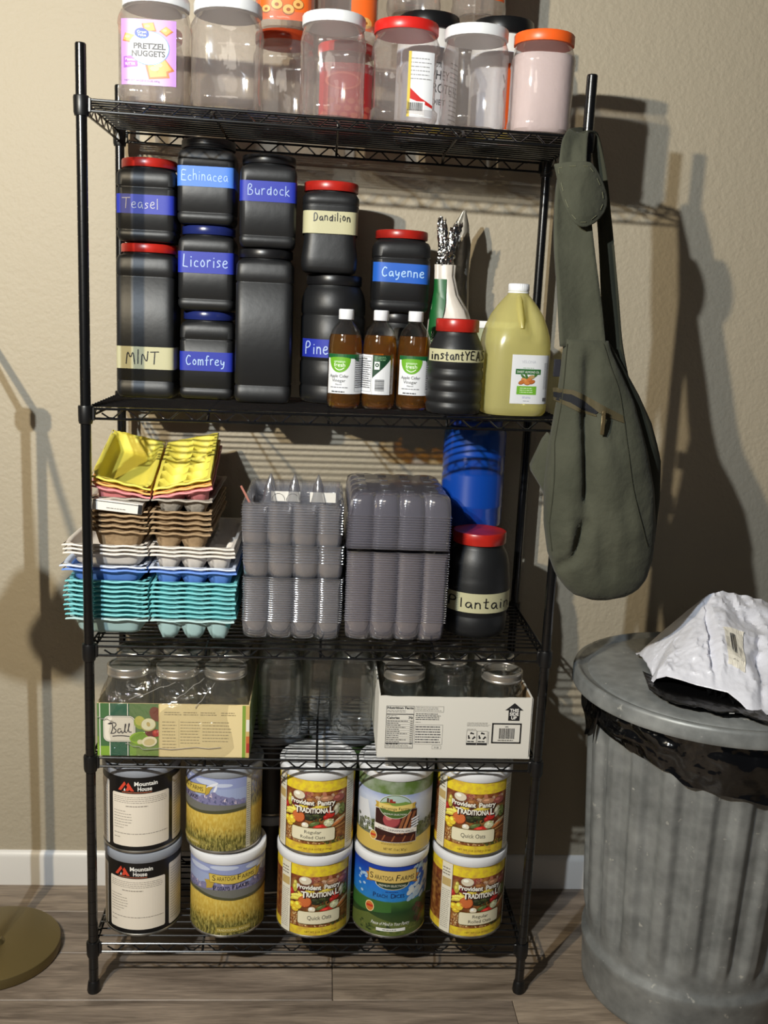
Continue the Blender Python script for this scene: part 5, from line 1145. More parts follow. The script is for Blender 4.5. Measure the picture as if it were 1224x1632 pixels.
d.frame(.110, .0190, .1285, .0265, .0004, g1, 1); d.text('M 20', .119, .0208, .0045, k, 1)
d.lines(.1785, .0685, .226, .0775, 4, g1, 1, t=.3)
for i, x_ in enumerate((.1785, .2000)):
    d.frame(x_, .0290, x_+.0205, .060-.001*i, .0004, k, 1); d.rect(x_, .0290, x_+.0205, .0335, k, 2); cxr, cyr = x_+.0102, .0480
    for a in (90, 210, 330):
        p = lambda r_, b: (cxr+r_*cos(rad(a+b)), cyr+r_*sin(rad(a+b)))
        d.poly([p(.0050, -48), p(.0078, -42), p(.0078, 0), p(.0090, 8), p(.0062, 34), p(.0040, 4), p(.0050, 0)], k, 2)
    d.lines(x_+.002, .0345, x_+.0185, .0385, 1, k, 2, t=.5)
d.lines(.179, .061, .199, .064, 1, g1, 1, t=.3); d.rect(.2225, .031, .2235, .058, g1, 1)
d.frame(.2290, .0330, .2890, .0765, .0030, k, 1); d.barcode(.2440, .0430, .2750, .0655, (90, 88, 86), 1, seed=6); d.text('UPC', .2590, .0675, .0035, k, 1, bold=.03); d.lines(.242, .0385, .278, .041, 1, k, 1, t=.6)
ax = .2720
d.poly([(ax-.0115, .0820), (ax+.0115, .0820), (ax+.0115, .1040), (ax+.0185, .1040), (ax, .1195), (ax-.0185, .1040), (ax-.0115, .1040)], k, 1)
for s_, y_ in (('THIS', .1010), ('SIDE', .0930), ('UP', .0850)): d.text(s_, ax, y_, .0092, (240, 238, 232), 2, bold=.035, fit=.018 if s_ != 'UP' else .011)
d.build('print', bx)
for r_ in range(3):
    for c_ in range(3):
        x_ = X0+.0055+.0468+.0995*c_-.0; y_ = Y0+.0045+.0465+.0935*r_
        bnd = {(0, 0): BD, (0, 2): BO, (1, 1): BO, (1, 2): BO, (2, 0): BO, (2, 1): BD, (1, 0): BO}.get((r_, c_))
        nm = [['with dark disc lid and silver band', 'without any band, in the middle', 'with an open silver ring band, at the rack post'], ['in the second row at the loose-jar side', 'in the second row, middle, open ring band', 'in the second row by the rack post'], ['in the back row at the loose-jar side', 'in the back row, middle, lidded', 'in the back row by the rack post']][r_][c_]
        mason(x_, y_, ZD(x_)+.003, ('front glass jar in white tray ' if r_ == 0 else 'glass jar in white tray ')+nm, None, bnd, rz=rad(20*c_))
# shrink-wrapped jar pack
X0, X1, Y0, Y1 = -.4300, -.1345, .006, .296; zt_ = ZD(-.28)
t = thing('wrapped_jar_box', (0, 0, ZD(X0)), 'fruit-printed green and cream box of glass jars in torn shrink film', 'box', ry=-SHELF['D'][1])
mb = MB(); Hb = .1090
mb.box(X0, Y0, 0, X1, Y1, .002); mb.box(X0, Y0, .002, X1, Y0+.002, Hb); mb.box(X0, Y1-.002, .002, X1, Y1, Hb); mb.box(X0, Y0+.002, .002, X0+.002, Y1-.002, Hb); mb.box(X1-.002, Y0+.002, .002, X1, Y1-.002, Hb)
bx = mb.build('tray_body', mat('cream_printed_card', (226, 204, 152), .5), t, smooth=False)
d = Decal(flat_map(Y0, X0, 0)); W_ = X1-X0; gr = (92, 128, 62); dg = (30, 96, 70); wh = (232, 228, 214)
d.rect(0, 0, .120, Hb, (120, 148, 62), 0); d.rect(0, .040, .120, Hb, (96, 128, 74), 1); d.rect(0, 0, .075, .024, (130, 168, 60), 1)
d.rect(.024, 0, .062, Hb, dg, 2)
for x_ in (.0045, .0235, .058): d.rect(x_, 0, x_+.0016, Hb, wh, 3)
d.rect(.0035, .02, .0235, Hb, (70, 110, 66), 2); d.rect(.0045, 0, .0061, Hb, wh, 4)
d.rrect(.0110, .0285, .0745, .0840, .012, (60, 72, 60), 4); d.rrect(.0120, .0295, .0735, .0830, .0115, (234, 228, 214), 5); d.rrect(.0138, .0313, .0717, .0812, .010, (110, 120, 104), 6); d.rrect(.0144, .0319, .0711, .0806, .0097, (230, 222, 206), 7)
ink_ = (62, 58, 60); fr_n = 0
for pl in ([(.0215,.0665),(.028,.070),(.031,.060),(.027,.047)], [(.024,.066),(.034,.0705),(.0375,.064),(.031,.058),(.0375,.054),(.034,.047),(.026,.047)], [(.046,.056),(.041,.057),(.039,.050),(.043,.047),(.047,.054),(.048,.047),(.051,.049)], [(.052,.050),(.056,.066),(.054,.067),(.053,.050),(.057,.049)], [(.0585,.051),(.063,.067),(.061,.068),(.060,.050),(.066,.050)], [(.030,.041),(.045,.0425),(.062,.041)]):
    d.stroke(smooth_line(pl), .0021, ink_, 8)
for c_, x_, y_, rx_, ry_, ro in (((122,60,40), .114,.088,.012,.016,.5), ((150,170,60), .083,.070,.012,.014,.3), ((196,190,90), .082,.074,.009,.010,.2), ((150,190,40), .088,.037,.026,.014,0), ((120,160,40), .080,.040,.016,.008,.4), ((110,30,28), .104,.048,.012,.008,-.3), ((190,180,110), .099,.066,.0150,.0135,.3), ((232,226,190), .099,.067,.0135,.012,.3), ((200,176,110), .099,.067,.0035,.005,.3), ((224,216,170), .083,.030,.006,.005,0), ((178,40,36), .114,.049,.0075,.0075,0), ((214,90,70), .112,.051,.003,.003,0), ((236,226,190), .101,.031,.015,.011,.2), ((214,196,140), .101,.030,.011,.007,.2)):
    d.ell(x_, y_, rx_, ry_, c_, 9+fr_n, rot=ro); fr_n += .5
d.rect(.119, 0, W_-.014, Hb, (232, 212, 160), 17); d.rect(.119, 0, .121, Hb, (214, 190, 130), 18)
tx = (140, 124, 92)
for x_, w_ in ((.130, .035), (.167, .030), (.200, .033), (.240, .030)): d.lines(x_, .086, x_+w_, .095, 2, tx, 18, t=.35)
d.lines(.126, .016, .155, .076, 9, tx, 18, t=.22, seed=1); d.lines(.161, .026, .200, .076, 8, tx, 18, t=.22, seed=2); d.lines(.204, .030, .262, .076, 7, tx, 18, t=.22, seed=4); d.rect(.158, .020, .1584, .078, tx, 18)
d.rect(W_-.014, 0, W_-.0075, Hb, (128, 160, 62), 18); d.rect(W_-.0075, 0, W_, Hb, (206, 176, 110), 18); d.rect(W_-.0065, .055, W_, .08, (228, 224, 210), 19); d.rect(W_-.0065, .030, W_, .045, (200, 110, 60), 19); d.rect(W_-.006, .01, W_, .03, (180, 60, 50), 19)
d.build('print', bx)
mb = MB(); mb.box(X1, Y0, .001, X1+.0006, Y1, Hb-.001); mb.build('end_print', mat('green_end_print', (120, 150, 60), .5), bx, smooth=False)
for r_ in range(3):
    for c_ in range(3):
        x_ = X0+.052+.0955*c_; y_ = Y0+.050+.094*r_
        nm = ['nearest the rack post', 'in the middle', 'beside the loose jars'][c_]
        mason(x_, y_, ZD(x_)+.0025, 'silver-lidded glass jar under shrink film, %s row, %s' % (['front', 'second', 'back'][r_], nm), None, BD, rz=rad(15*c_))
film = shell('shrink_film', (.95, .95, .94), (.78, .76, .72), (225, 220, 210), .06, gloss=.085, rough=.09, bump=(20, 1.0, .016), edge_gloss=.35)
mb = MB(); nA, rs = 160, []
def film_ring(z, ins, k):
    hx, hy = (X1-X0)/2+.004-ins, (Y1-Y0)/2+.004-ins*.8; cx_, cy_ = (X0+X1)/2, (Y0+Y1)/2; out = []
    for i in range(nA):
        a = 2*pi*i/nA; x_ = hx*sgnpow(cos(a), 2/9); y_ = hy*sgnpow(sin(a), 2/9)
        nn = noise.noise(Vector((x_*22, y_*22, z*30+k)))*.0022
        sc = 1+(abs(sin(3*pi*(x_+hx)/(2*hx)))**.6-1)*(.05 if k > 2 else 0)*(1 if y_ < 0 else .5)
        out.append((cx_+x_, cy_+y_*sc+nn*(1 if k else .2)*(-1 if y_ < 0 else 1)-(.0008 if y_ < 0 else 0), z+noise.noise(Vector((x_*30, y_*30, k)))*.0015*(k > 0)))
    return out
for k, (z, ins) in enumerate(((.001, .0015), (.02, 0), (.05, .0005), (.085, .0005), (.112, .001), (.125, .006), (.140, .013), (.155, .019), (.166, .023), (.1735, .026))): rs.append(film_ring(z, ins, k))
mb.rings(rs, cap0=False, cap1=False)
fl = mb.build('shrink_film', film, t, angle=80)
top = MB(); xa, xb_, ya, yb_ = X0+.024, X1-.024, Y0+.02, Y1-.02
def ftop(i, j):
    x_ = xa+(xb_-xa)*i; y_ = ya+(yb_-ya)*j; dmin = min(math.hypot(x_-(X0+.052+.0955*c_), y_-(Y0+.05+.094*r_)) for r_ in range(3) for c_ in range(3))
    return (x_, y_, .1745-.010*max(0, min(1, (dmin-.038)/.02))+.0012*noise.noise(Vector((x_*60, y_*60, 0))))
top.grid(48, 40, ftop); top.build('film_top', film, fl, angle=80)
cr = MB()
for a_, b_ in (((.062, .118), (.150, .150)), ((.150, .118), (.205, .158)), ((.0, .082), (.03, .076)), ((.190, .104), (.226, .150)), ((.055, .028), (.095, .016)), ((.095, .016), (.24, .022))):
    P = []
    for i in range(7): f = i/6; x_ = X0+a_[0]+(b_[0]-a_[0])*f; z_ = a_[1]+(b_[1]-a_[1])*f; ins = .0 if z_ < .112 else .019*(z_-.112)/.043; P.append((x_, Y0-.006+ins, z_+.002*sin(i*2.1)))
    cr.tube(P, .0007, 5)
cr.build('film_crease', shell('film_fold', (.9, .9, .9), (.7, .7, .7), (230, 226, 220), .5, gloss=.3, rough=.15), fl)

# ------------------------------------------------------------------ olive canvas sling bag on the front post
def at(px, py, Y):
    dv = _fw*FPX+_r*(px-612)-_u*(py-816); return CAM_LOC+dv*((Y-CAM_LOC.y)/dv.y)
canvas = mat('olive_canvas', (74, 75, 61), .92, bump=(70, .5, .004), var=(9, (56, 58, 45)), sheen=.05)
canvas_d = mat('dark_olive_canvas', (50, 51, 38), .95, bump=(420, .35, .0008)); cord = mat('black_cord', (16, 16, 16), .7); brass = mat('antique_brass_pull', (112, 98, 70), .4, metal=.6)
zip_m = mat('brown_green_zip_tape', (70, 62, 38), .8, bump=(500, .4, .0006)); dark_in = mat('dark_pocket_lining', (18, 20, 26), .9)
t = thing('sling_bag', (.5, -.07, .9), 'worn olive canvas sling bag hanging from the front post of the rack', 'bag')
TAB = [(.892,.490,.535,.018),(.897,.468,.560,.028),(.912,.448,.585,.037),(.935,.430,.600,.045),(.975,.412,.607,.052),(1.03,.401,.606,.056),(1.10,.396,.597,.056),(1.17,.398,.578,.052),(1.22,.403,.560,.046),(1.26,.407,.545,.040),(1.31,.409,.517,.031),(1.345,.410,.497,.022),(1.365,.411,.490,.014)]
def tabv(z):
    if z <= TAB[0][0]: return TAB[0][1:]
    for i in range(len(TAB)-1):
        a, b = TAB[i], TAB[i+1]
        if z <= b[0]:
            f = (z-a[0])/(b[0]-a[0]); return tuple(a[k]+(b[k]-a[k])*f for k in (1, 2, 3))
    return TAB[-1][1:]
BYC = -.078
def crease(x, z):
    o = 0
    for (xa_, za_, xb__, zb__, wd, dp_) in ((.452,1.235,.466,1.07,.009,.026),(.466,1.05,.452,.975,.010,.020),(.452,.975,.415,.945,.008,.016),(.455,1.34,.452,1.22,.010,.016),(.478,1.25,.492,1.08,.010,-.008),(.50,1.04,.515,.94,.012,.010),(.43,1.00,.436,.93,.012,.010),(.505,1.17,.520,.99,.012,-.006),(.425,1.10,.445,.96,.012,-.007),(.54,1.10,.575,.97,.010,-.004)):
        L2 = (xb__-xa_)**2+(zb__-za_)**2; f = max(0, min(1, ((x-xa_)*(xb__-xa_)+(z-za_)*(zb__-za_))/L2)); dd = math.hypot(x-xa_-f*(xb__-xa_), z-za_-f*(zb__-za_))
        o += dp_*math.exp(-(dd/wd)**2)*(1-abs(2*f-1)**4*.6)
    return o+.006*noise.noise(Vector((x*14, z*11, 1)))+.0022*noise.noise(Vector((x*48, z*30, 4)))
def bag_front(x, z):
    xl, xr, hy = tabv(z); xc, hx = (xl+xr)/2, (xr-xl)/2; u_ = min(1, abs((x-xc)/hx)); k = (1-u_**2.6)**(1/2.6)
    return BYC-hy*k+crease(x, z)*k
mb = MB(); rs = []; n = 72; NZ = 60
for j in range(NZ+1):
    z = TAB[0][0]+(TAB[-1][0]-TAB[0][0])*(j/NZ); xl, xr, hy = tabv(z); xc, hx = (xl+xr)/2, (xr-xl)/2; ring = []
    for i in range(n):
        a = 2*pi*i/n; x = xc+hx*sgnpow(cos(a), 2/2.6)
        y = bag_front(x, z) if sin(a) < 0 else BYC+hy*.85*sgnpow(sin(a), 2/2.6)
        ring.append((x-.5, y+.07, z-.9))
    rs.append(ring)
mb.rings(rs); body = mb.build('bag_body', canvas, t, angle=80)
dm = lambda u, v, o: (u-.5, bag_front(u, v)-o*2.5-.0006+.07, v-.9)
# seams along the front panel
sm = MB()
for pts in ([(893,548),(889,600),(886,640),(886,700),(884,760),(878,830),(872,880)], [(966,548),(975,590),(985,615),(991,650),(995,700),(1000,760),(1010,810),(1022,850),(1029,868)], [(893,640),(905,645),(918,648)]):
    P = []
    for q in smooth_line(pts): w_ = at(q[0], q[1], -.11); P.append(dm(min(max(w_.x, tabv(w_.z)[0]+.004), tabv(w_.z)[1]-.004), w_.z, 0.0001))
    sm.tube(P, .0011, 6)
sm.build('piped_seam', canvas_d, body)
W2 = lambda px, py: (lambda w_: (w_.x, w_.z))(at(px, py, -.115))
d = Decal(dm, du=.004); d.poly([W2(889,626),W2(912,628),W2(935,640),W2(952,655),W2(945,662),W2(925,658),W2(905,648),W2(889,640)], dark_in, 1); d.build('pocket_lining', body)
d = Decal(dm, du=.004); d.poly([W2(888,620),W2(915,622),W2(935,631),W2(960,646),W2(992,662),W2(994,674),W2(975,667),W2(952,657),W2(935,641),W2(912,629),W2(888,627)], zip_m, 2); d.build('zip_tape', body)
d = Decal(dm, du=.004); d.poly([W2(889,635),W2(910,642),W2(928,653),W2(948,660),W2(948,663),W2(925,658),W2(905,648),W2(889,640)], zip_m, 3); d.build('zip_tape', body)
pl_ = MB(); a_ = Vector(dm(*W2(957, 656), 0)); b_ = Vector(dm(*W2(956, 688), 0)); y_ = min(a_.y, b_.y)-.003
pl_.box(a_.x-.0035, y_-.003, a_.z-.006, a_.x+.0035, y_+.002, a_.z+.004, bev=.001); pl_.box(a_.x-.0042, y_-.0045, b_.z-.003, a_.x+.0032, y_-.0025, a_.z-.004, bev=.001); pl_.build('zip_pull', brass, body)
# rear panel wrapping round behind
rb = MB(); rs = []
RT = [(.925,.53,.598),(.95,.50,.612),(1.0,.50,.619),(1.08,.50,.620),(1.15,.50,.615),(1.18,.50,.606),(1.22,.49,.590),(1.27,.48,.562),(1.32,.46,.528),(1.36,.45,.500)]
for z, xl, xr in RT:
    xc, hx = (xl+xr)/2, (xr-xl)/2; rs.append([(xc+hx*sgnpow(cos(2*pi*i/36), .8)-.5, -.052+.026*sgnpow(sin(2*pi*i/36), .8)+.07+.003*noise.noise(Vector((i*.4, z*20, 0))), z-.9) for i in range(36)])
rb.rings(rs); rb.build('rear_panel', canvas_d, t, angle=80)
# loose tie corner at the rack side
cm = MB(); q = [at(874, 690, -.06), at(866, 700, -.05), at(846, 742, -.05), at(848, 752, -.05), at(862, 775, -.055), at(874, 800, -.06), at(884, 760, -.06), at(884, 715, -.06)]
cm.rings([[(p.x-.5, p.y+.07-.004, p.z-.9) for p in q], [(p.x-.5, p.y+.07+.014, p.z-.9) for p in q]]); cm.build('side_strap_tab', canvas, t, angle=60)
def ribbon(name, L_, R_, m, th=.004, n=5, wav=.002, seed=0):
    """cloth strip between two edge paths, rounded across, with thickness"""
    mb = MB(); k = len(L_)-1
    Ls, Rs = [Vector(p) for p in L_], [Vector(p) for p in R_]
    def cat(P, f):
        f = f*k; i = min(int(f), k-1); u_ = f-i; p0, p1, p2, p3 = P[max(i-1, 0)], P[i], P[i+1], P[min(i+2, k)]
        return .5*((2*p1)+(p2-p0)*u_+(2*p0-5*p1+4*p2-p3)*u_*u_+(3*p1-p0-3*p2+p3)*u_**3)
    def fn(i, j):
        a, b = cat(Ls, j), cat(Rs, j); p = a.lerp(b, i); ax_ = (b-a).normalized(); up = (cat(Ls, min(1, j+.02))-cat(Ls, max(0, j-.02))).normalized(); nrm = ax_.cross(up)
        p = p+nrm*(-.006*(1-(2*i-1)**2)+.004*noise.noise(Vector((i*3+seed, j*6, seed)))); return (p.x-.5, p.y+.07, p.z-.9)
    mb.grid(12, 40, fn); o = mb.build(name, m, t, angle=80); shell_solid(o, th, 0); return o
V = lambda px, py, Y: at(px, py, Y)
st = ribbon('front_strap', [V(893,552,-.088), V(889,480,-.080), V(884,400,-.070), V(885,320,-.058), V(890,270,-.045), V(896,225,-.030), V(905,207,-.014)], [V(966,556,-.088), V(958,480,-.080), V(948,400,-.072), V(940,320,-.062), V(935,270,-.050), V(936,226,-.034), V(938,210,-.018)], canvas, th=.005, seed=1)
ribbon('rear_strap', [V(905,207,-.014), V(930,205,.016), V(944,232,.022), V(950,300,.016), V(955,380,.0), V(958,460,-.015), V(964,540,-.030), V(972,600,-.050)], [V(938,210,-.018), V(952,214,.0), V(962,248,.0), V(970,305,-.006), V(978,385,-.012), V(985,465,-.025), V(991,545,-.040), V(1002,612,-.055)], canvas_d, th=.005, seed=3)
cd = MB(); cd.tube([V(900,262,-.052), V(910,238,-.050), V(920,220,-.044), V(930,212,-.036), V(938,212,-.026)], .0028, 8); cd.tube([V(950,212,-.012), V(958,235,-.016), V(965,275,-.022), V(970,310,-.028)], .0028, 8); cd.build('edge_cord', cord, t)
fm = MB(); out = smooth_line([(883,262),(884,261),(910,257),(938,257),(946,262),(960,286),(969,312),(967,334),(952,354),(930,364),(912,354),(899,328),(890,296),(883,264),(883,262)], 1)[:-1]
def fl3(px, py, dy): w_ = at(px, py, -.082+dy+.014*((px-925)/40)**2+.006*math.sin((py-256)/30)); return (w_.x-.5, w_.y+.07, w_.z-.9)
cx_, cy_ = 925, 308
fm.rings([[fl3(cx_+(p[0]-cx_)*s_, cy_+(p[1]-cy_)*s_, dy) for p in out] for s_, dy in ((.02, .004), (.5, .004), (.96, .004), (1, .002), (1, -.002), (.96, -.004), (.88, -.0035), (.86, -.0048), (.5, -.005), (.02, -.006))]); 
fo = fm.build('velcro_flap', canvas, t, angle=70)
sp_ = MB()
ins = [fl3(cx_+(p[0]-cx_)*.84, cy_+(p[1]-cy_)*.86, -.0056) for p in out]
for i in range(0, len(ins)-1, 2): sp_.tube([ins[i], ins[i+1]], .0006, 4)
sp_.build('stitching', mat('pale_thread', (108, 108, 84), .8), fo)
tg = MB(); a_ = at(882, 572, -.06); b_ = at(890, 600, -.06); tg.box(a_.x-.5, -.002, b_.z-.9, b_.x-.5, .006, a_.z-.9, bev=.001); tg.build('fabric_tag', mat('navy_fabric_tag', (24, 24, 34), .8), t)

# ------------------------------------------------------------------ galvanised bin, liner, mailer
def galv(name, dark=.6):
    m, nt, b = new_mat(name); L = nt.links; tc = nt.nodes.new('ShaderNodeTexCoord')
    v = nt.nodes.new('ShaderNodeTexVoronoi'); v.inputs['Scale'].default_value = 42; L.new(tc.outputs['Object'], v.inputs['Vector'])
    n = nt.nodes.new('ShaderNodeTexNoise'); n.inputs['Scale'].default_value = 9; n.inputs['Detail'].default_value = 7; n.inputs['Roughness'].default_value = .65; L.new(tc.outputs['Object'], n.inputs['Vector'])
    cr = nt.nodes.new('ShaderNodeValToRGB'); L.new(n.outputs[0], cr.inputs[0]); e = cr.color_ramp.elements; e[0].position = .3; e[0].color = lin((124, 127, 126)); e[1].position = .72; e[1].color = lin((170, 172, 170))
    mx = nt.nodes.new('ShaderNodeMix'); mx.data_type = 'RGBA'; mx.blend_type = 'MULTIPLY'; mx.inputs[0].default_value = .25; L.new(cr.outputs[0], mx.inputs[6]); L.new(v.outputs['Distance'], mx.inputs[7]); L.new(mx.outputs[2], b.inputs['Base Color'])
    n3 = nt.nodes.new('ShaderNodeTexNoise'); n3.inputs['Scale'].default_value = 55; n3.inputs['Detail'].default_value = 3; L.new(tc.outputs['Object'], n3.inputs['Vector'])
    r3 = nt.nodes.new('ShaderNodeMapRange'); r3.inputs[1].default_value = .68; r3.inputs[2].default_value = .76; L.new(n3.outputs[0], r3.inputs[0])
    m3 = nt.nodes.new('ShaderNodeMix'); m3.data_type = 'RGBA'; L.new(r3.outputs[0], m3.inputs[0]); L.new(mx.outputs[2], m3.inputs[6]); m3.inputs[7].default_value = lin((196, 194, 186)); L.new(m3.outputs[2], b.inputs['Base Color'])
    b.inputs['Metallic'].default_value = .35; b.inputs['Roughness'].default_value = .42
    rr_ = nt.nodes.new('ShaderNodeMapRange'); rr_.inputs[3].default_value = .34; rr_.inputs[4].default_value = .62; L.new(n.outputs[0], rr_.inputs[0]); L.new(rr_.outputs[0], b.inputs['Roughness'])
    bp = nt.nodes.new('ShaderNodeBump'); bp.inputs['Strength'].default_value = .25; bp.inputs['Distance'].default_value = .002; L.new(n.outputs[0], bp.inputs['Height']); L.new(bp.outputs[0], b.inputs['Normal']); return m
gv = galv('galvanised_steel')
BX, BY, LZ = .805, .036, .700
t = thing('metal_trash_can', (BX, BY, 0), 'dull galvanised steel trash can with fluted sides and a round lid', 'trash can')
mb = MB(); n = 360; rs = []
def Rz(z): return .205+(.244-.205)*z/.66
for z in (0, .004, .012, .085, .092, .100, .108, .116, .13, .15, .17, .19, .30, .45, .56, .585, .60, .615, .64, .655, .662):
    base = Rz(z)+(.006 if z < .09 else 0)+(.008 if .09 <= z <= .11 else 0)+(-.004 if z < .003 else 0); amp = 0
    if z >= .15 and z <= .60: amp = min(1, (z-.15)/.03, (.60-z)/.02)*.0060
    rs.append([((base+amp*max(-1, min(1, 1.7*sin(22*2*pi*i/n))))*cos(2*pi*i/n), (base+amp*max(-1, min(1, 1.7*sin(22*2*pi*i/n))))*sin(2*pi*i/n), z) for i in range(n)])
mb.rings(rs, cap1=False); mb.build('can_body', gv, t, angle=50)
l = MB(); R = .2845
l.lathe([(R-.004, LZ-.031), (R, LZ-.0315), (R+.0015, LZ-.028), (R+.0005, LZ-.024), (R, LZ-.006), (R-.002, LZ-.001), (R-.006, LZ+.0015), (R-.012, LZ), (R-.016, LZ-.006), (R-.030, LZ-.008), (R-.034, LZ-.003), (.19, LZ-.001), (.15, LZ+.003), (.142, LZ+.007), (.134, LZ+.004), (.08, LZ+.007), (.02, LZ+.008)], 160, cap0=False); l.build('lid', gv, t, angle=50)
h = MB(); h.tube([(-.052, 0, LZ+.006), (-.050, 0, LZ+.012), (-.044, 0, LZ+.016), (.044, 0, LZ+.016), (.050, 0, LZ+.012), (.052, 0, LZ+.006)], .004, 8); h.build('lid_handle', gv, t)
lin_m = mat('glossy_black_bin_liner', (8, 8, 9), .13, bump=(11, 1.0, .022), spec=.9)
lb = MB(); n = 220
def liner_low(a):
    dg = math.degrees(a) % 360   # 270 faces the camera
    pts = [(0, .60), (150, .60), (170, .55), (186, .605), (205, .600), (222, .592), (232, .585), (240, .565), (262, .560), (275, .545), (285, .565), (300, .585), (360, .60)]
    for i in range(len(pts)-1):
        if pts[i][0] <= dg <= pts[i+1][0]:
            f = (dg-pts[i][0])/(pts[i+1][0]-pts[i][0]); f = f*f*(3-2*f); return pts[i][1]+(pts[i+1][1]-pts[i][1])*f
rs = []
for j in range(13):
    f = j/12; ring = []
    for i in range(n):
        a = 2*pi*i/n; z0_ = .667; z1_ = liner_low(a); z = z0_+(z1_-z0_)*f
        r = .2480+.012*sin(pi*min(1, f*1.1))*(.6+.4*sin(a*7+f*2))+.014*noise.noise(Vector((cos(a)*5, sin(a)*5, f*3.5)))+.003*noise.noise(Vector((cos(a)*14, sin(a)*14, f*6)))
        r = max(r, Rz(z)+.0075); ring.append((r*cos(a), r*sin(a), z))
    rs.append(ring)
lb.rings(rs, cap0=False, cap1=False); lo = lb.build('liner_overhang', lin_m, None, loc=(BX, BY, 0), angle=70); lo.name = 'bin_liner'; tag(lo, 'glossy black plastic bin liner folded out under the trash can lid', 'bin liner')
tp = MB(); tp.rings([[(-.249, -.02, .64), (-.252, -.05, .64), (-.256, -.045, .60), (-.252, -.036, .565), (-.250, -.03, .60)], [(-.245, -.02, .64), (-.248, -.05, .64), (-.252, -.045, .60), (-.2515, -.036, .567), (-.247, -.03, .60)]]); tp.build('torn_corner', lin_m, lo)
# mailer
lip = [(1034,1096,-.035),(1046,1082,-.052),(1062,1078,-.068),(1085,1084,-.085),(1110,1092,-.10),(1135,1098,-.115),(1160,1104,-.13),(1180,1120,-.155),(1200,1142,-.185),(1224,1148,-.19),(1262,1150,-.185),(1310,1140,-.165)]
ridge = [(1040,1080,-.01),(1050,1056,.01),(1062,1034,.03),(1076,1012,.05),(1094,988,.065),(1112,966,.08),(1130,948,.09),(1150,943,.10),(1185,950,.105),(1224,959,.105),(1262,975,.10),(1310,1010,.08)]
def cr_(P, f):
    k = len(P)-1; f *= k; i = min(int(f), k-1); u_ = f-i; return Vector(P[i]).lerp(Vector(P[i+1]), u_)
LP = [tuple(at(*q)) for q in lip]; RP = [tuple(at(*q)) for q in ridge]
def cell(x, y, z, sc):
    return abs(noise.noise(Vector((x*sc, y*sc, z*sc))))
def mail(u_, v_):
    a, b = cr_(LP, u_), cr_(RP, u_)
    if v_ <= .6:
        f = v_/.6; p = a.lerp(b, f); bul = sin(pi*f)*.018
        p = p+Vector((-.2*bul, -.75*bul, .6*bul))
    else:
        f = (v_-.6)/.4; c = Vector((b.x+.01, min(.27, b.y+.13), .712)); p = b.lerp(c, f)+Vector((0, .02, .015))*sin(pi*f)
    w_ = min(1, v_*6)
    q = -(.020*(cell(p.x, p.y*.5, p.z, 15)-.2)+.017*(cell(p.x+3, p.y*.4, p.z*.6, 29)-.2)+.008*(cell(p.x, p.y, p.z, 66)-.2))*w_*(1-.75*math.exp(-((u_-.64)/.08)**2-((v_-.27)/.14)**2))
    st_ = .016*math.exp(-((u_-.50-.06*(v_-.3))/.022)**2)*max(0, sin(pi*min(1, v_/.62)))   # long fold down the middle
    st_ += .010*math.exp(-((u_-.80+.05*v_)/.02)**2)*max(0, sin(pi*min(1, v_/.5)))
    p = p+Vector((-.15, .8, -.55))*(st_)+Vector((.1, -.75, .6))*q
    p.z = max(p.z, .712); return p
mb = MB(); mb.grid(110, 90, lambda i, j: tuple(mail(i, j)-Vector((.8, .05, .71))))
t = thing('poly_mailer', (.8, .05, .71), 'crumpled torn white poly mailer with black inside lying on the bin lid', 'mailer bag')
mw = mat('white_poly_film', (226, 226, 234), .28, bump=(40, .5, .006), spec=.5)
mk = mat('black_inner_film', (9, 9, 10), .35, bump=(30, .6, .006))
o = mb.build('outer_film', mw, t, angle=28)
o.data.materials.append(mk); md = o.modifiers.new('inside', 'SOLIDIFY'); md.thickness = .0012; md.offset = -1; md.material_offset = 1; md.material_offset_rim = 1
# lower lip: dark torn film lying on the lid
lo_ = MB(); rr = random.Random(3)
low = [(1036,1100),(1046,1108),(1060,1116),(1075,1122),(1095,1127),(1115,1130),(1130,1134),(1145,1139),(1160,1137),(1175,1138),(1192,1144),(1210,1150),(1235,1158)]
A_ = []; B_ = []
for i, q in enumerate(low):
    p = at(q[0], q[1], 0); dv = at(q[0], q[1], -.5)-at(q[0], q[1], .5); 
    f = (.7125-p.z)/dv.z; p = p+dv*f; A_.append(p+Vector((rr.uniform(-.003, .003), rr.uniform(-.004, .004), rr.uniform(0, .004)))); u_ = i/(len(low)-1)*.80
    B_.append(Vector((cr_(LP, u_).x+.004, cr_(LP, u_).y+.055, .7135)))
def lowf(i, j):
    k = len(A_)-1; f = i*k; q = min(int(f), k-1); a = A_[q].lerp(A_[q+1], f-q); b = B_[q].lerp(B_[q+1], f-q); p = a.lerp(b, j); p.z = max(.7122, .7125+.006*abs(noise.noise(Vector((p.x*60, p.y*60, 0))))*(1-j)); return tuple(p-Vector((.8, .05, .71)))
lo_.grid(60, 12, lowf); x_ = lo_.build('inner_film', mk, t, angle=30); shell_solid(x_, .0008, 1)
sh_ = MB(); rr = random.Random(5)
for i in range(16):
    u_ = rr.uniform(.42, .72); p = cr_(LP, u_)+Vector((0, .004, -.004)); q = p+Vector((rr.uniform(-.006, .006), rr.uniform(-.012, .004), -rr.uniform(.006, .022))); q.z = max(q.z, .7135)
    w_ = rr.uniform(.002, .005); c = Vector((.8, .05, .71)); sh_.add([tuple(p-c+Vector((-w_, 0, 0))), tuple(p-c+Vector((w_, 0, 0))), tuple(q-c+Vector((w_*.4, 0, 0))), tuple(q-c+Vector((-w_*.3, 0, .002)))], [(0, 1, 2, 3)])
sh_.build('torn_shreds', mk, t, smooth=False)
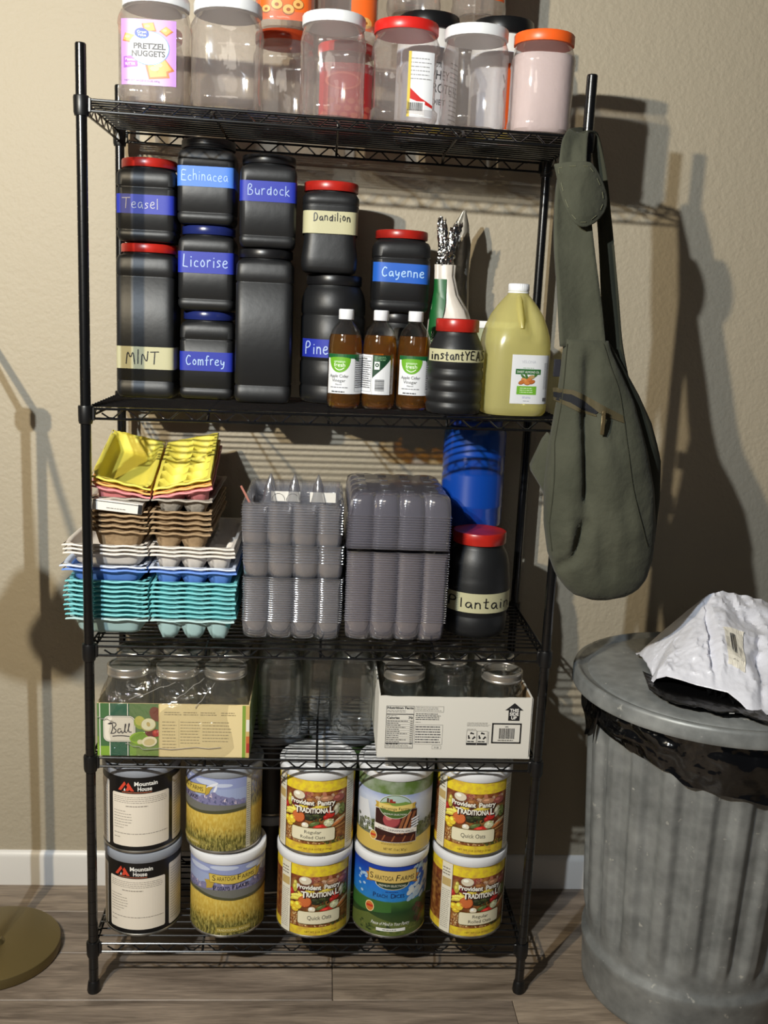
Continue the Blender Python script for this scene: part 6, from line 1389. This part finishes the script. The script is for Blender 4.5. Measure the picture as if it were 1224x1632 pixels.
st_ = MB(); q0 = at(1165, 1125, -.15); q1 = at(1168, 1153, -.19); q2 = at(1160, 1156, -.19)
for q in (q1, q2): q.z = max(q.z, .7135)
st_.tube([tuple(q-Vector((.8, .05, .71))) for q in (q0, q1, q2)], .0009, 5); st_.build('tear_strip', mat('white_tear_strip', (220, 218, 210), .4), t)
# shipping sticker on the film
def mmap(u, v, o_):
    p = mail(u, v); a = mail(u+.004, v)-p; b = mail(u, v+.004)-p; nn = a.cross(b).normalized(); p = p+nn*(o_*1.5+.0012); return (p.x-.8, p.y-.05, p.z-.71)
d = Decal(mmap, du=.006)
u0, u1, v0_, v1_ = .585, .695, .17, .37
for i in range(10):
    for k in range(8):
        a, b = u0+(u1-u0)*i/10, u0+(u1-u0)*(i+1)/10; c, e_ = v0_+(v1_-v0_)*k/8, v0_+(v1_-v0_)*(k+1)/8; d.poly([(a,c),(b,c),(b,e_),(a,e_)], (226, 220, 206), 1)
for i in range(9): 
    y_ = u0+.040+.0035*i; d.poly([(y_, v0_+.03), (y_+(.0022 if i % 3 else .0012), v0_+.03), (y_+(.0022 if i % 3 else .0012), v1_-.03), (y_, v1_-.03)], (60, 60, 62), 3)
for i in range(5): y_ = u0+.010+.005*i; d.poly([(y_, v0_+.03), (y_+.0012, v0_+.03), (y_+.0012, v1_-.05), (y_, v1_-.05)], (150, 146, 140), 3)
for i in range(3): y_ = u0+.085+.006*i; d.poly([(y_, v0_+.04), (y_+.0014, v0_+.04), (y_+.0014, v1_-.09), (y_, v1_-.09)], (150, 146, 140), 3)
d.build('shipping_sticker', o)

# ------------------------------------------------------------------ brass floor lamp at the left edge
br = mat('brushed_brass', (128, 114, 76), .42, metal=.8, bump=(300, .1, .0005))
t = thing('floor_lamp', (-.680, .125, 0), 'brushed brass floor lamp with round base, only its base edge in view', 'lamp')
mb = MB(); mb.lathe([(.130, 0), (.1345, .002), (.1355, .005), (.1355, .021), (.1345, .0235), (.132, .0245), (.02, .0250), (.018, .028), (.013, .034)], 96); mb.build('base', br, t, angle=40)
mb = MB(); mb.lathe([(.0095, .02), (.0095, 1.25)], 24); mb.build('pole', br, t)
mb = MB(); mb.lathe([(.016, 1.235), (.020, 1.242), (.020, 1.262), (.014, 1.270)], 24); mb.build('hub', br, t)
mb = MB(); mb.tube([(-.075, .10, 1.36), (0, 0, 1.252), (-.01, -.20, 1.235), (-.015, -.42, 1.22)], .007, 12); mb.build('arm', br, t)
mb = MB(); cx_, cy_, cz_ = -.018, -.44, 1.17
mb.rings([[(cx_+r_*cos(2*pi*i/40), cy_+r_*sin(2*pi*i/40), cz_+z_) for i in range(40)] for r_, z_ in ((.018, .055), (.030, .050), (.085, -.050), (.083, -.050), (.028, .046), (.016, .050))], cap0=True, cap1=True); mb.build('lamp_shade', br, t, angle=50)
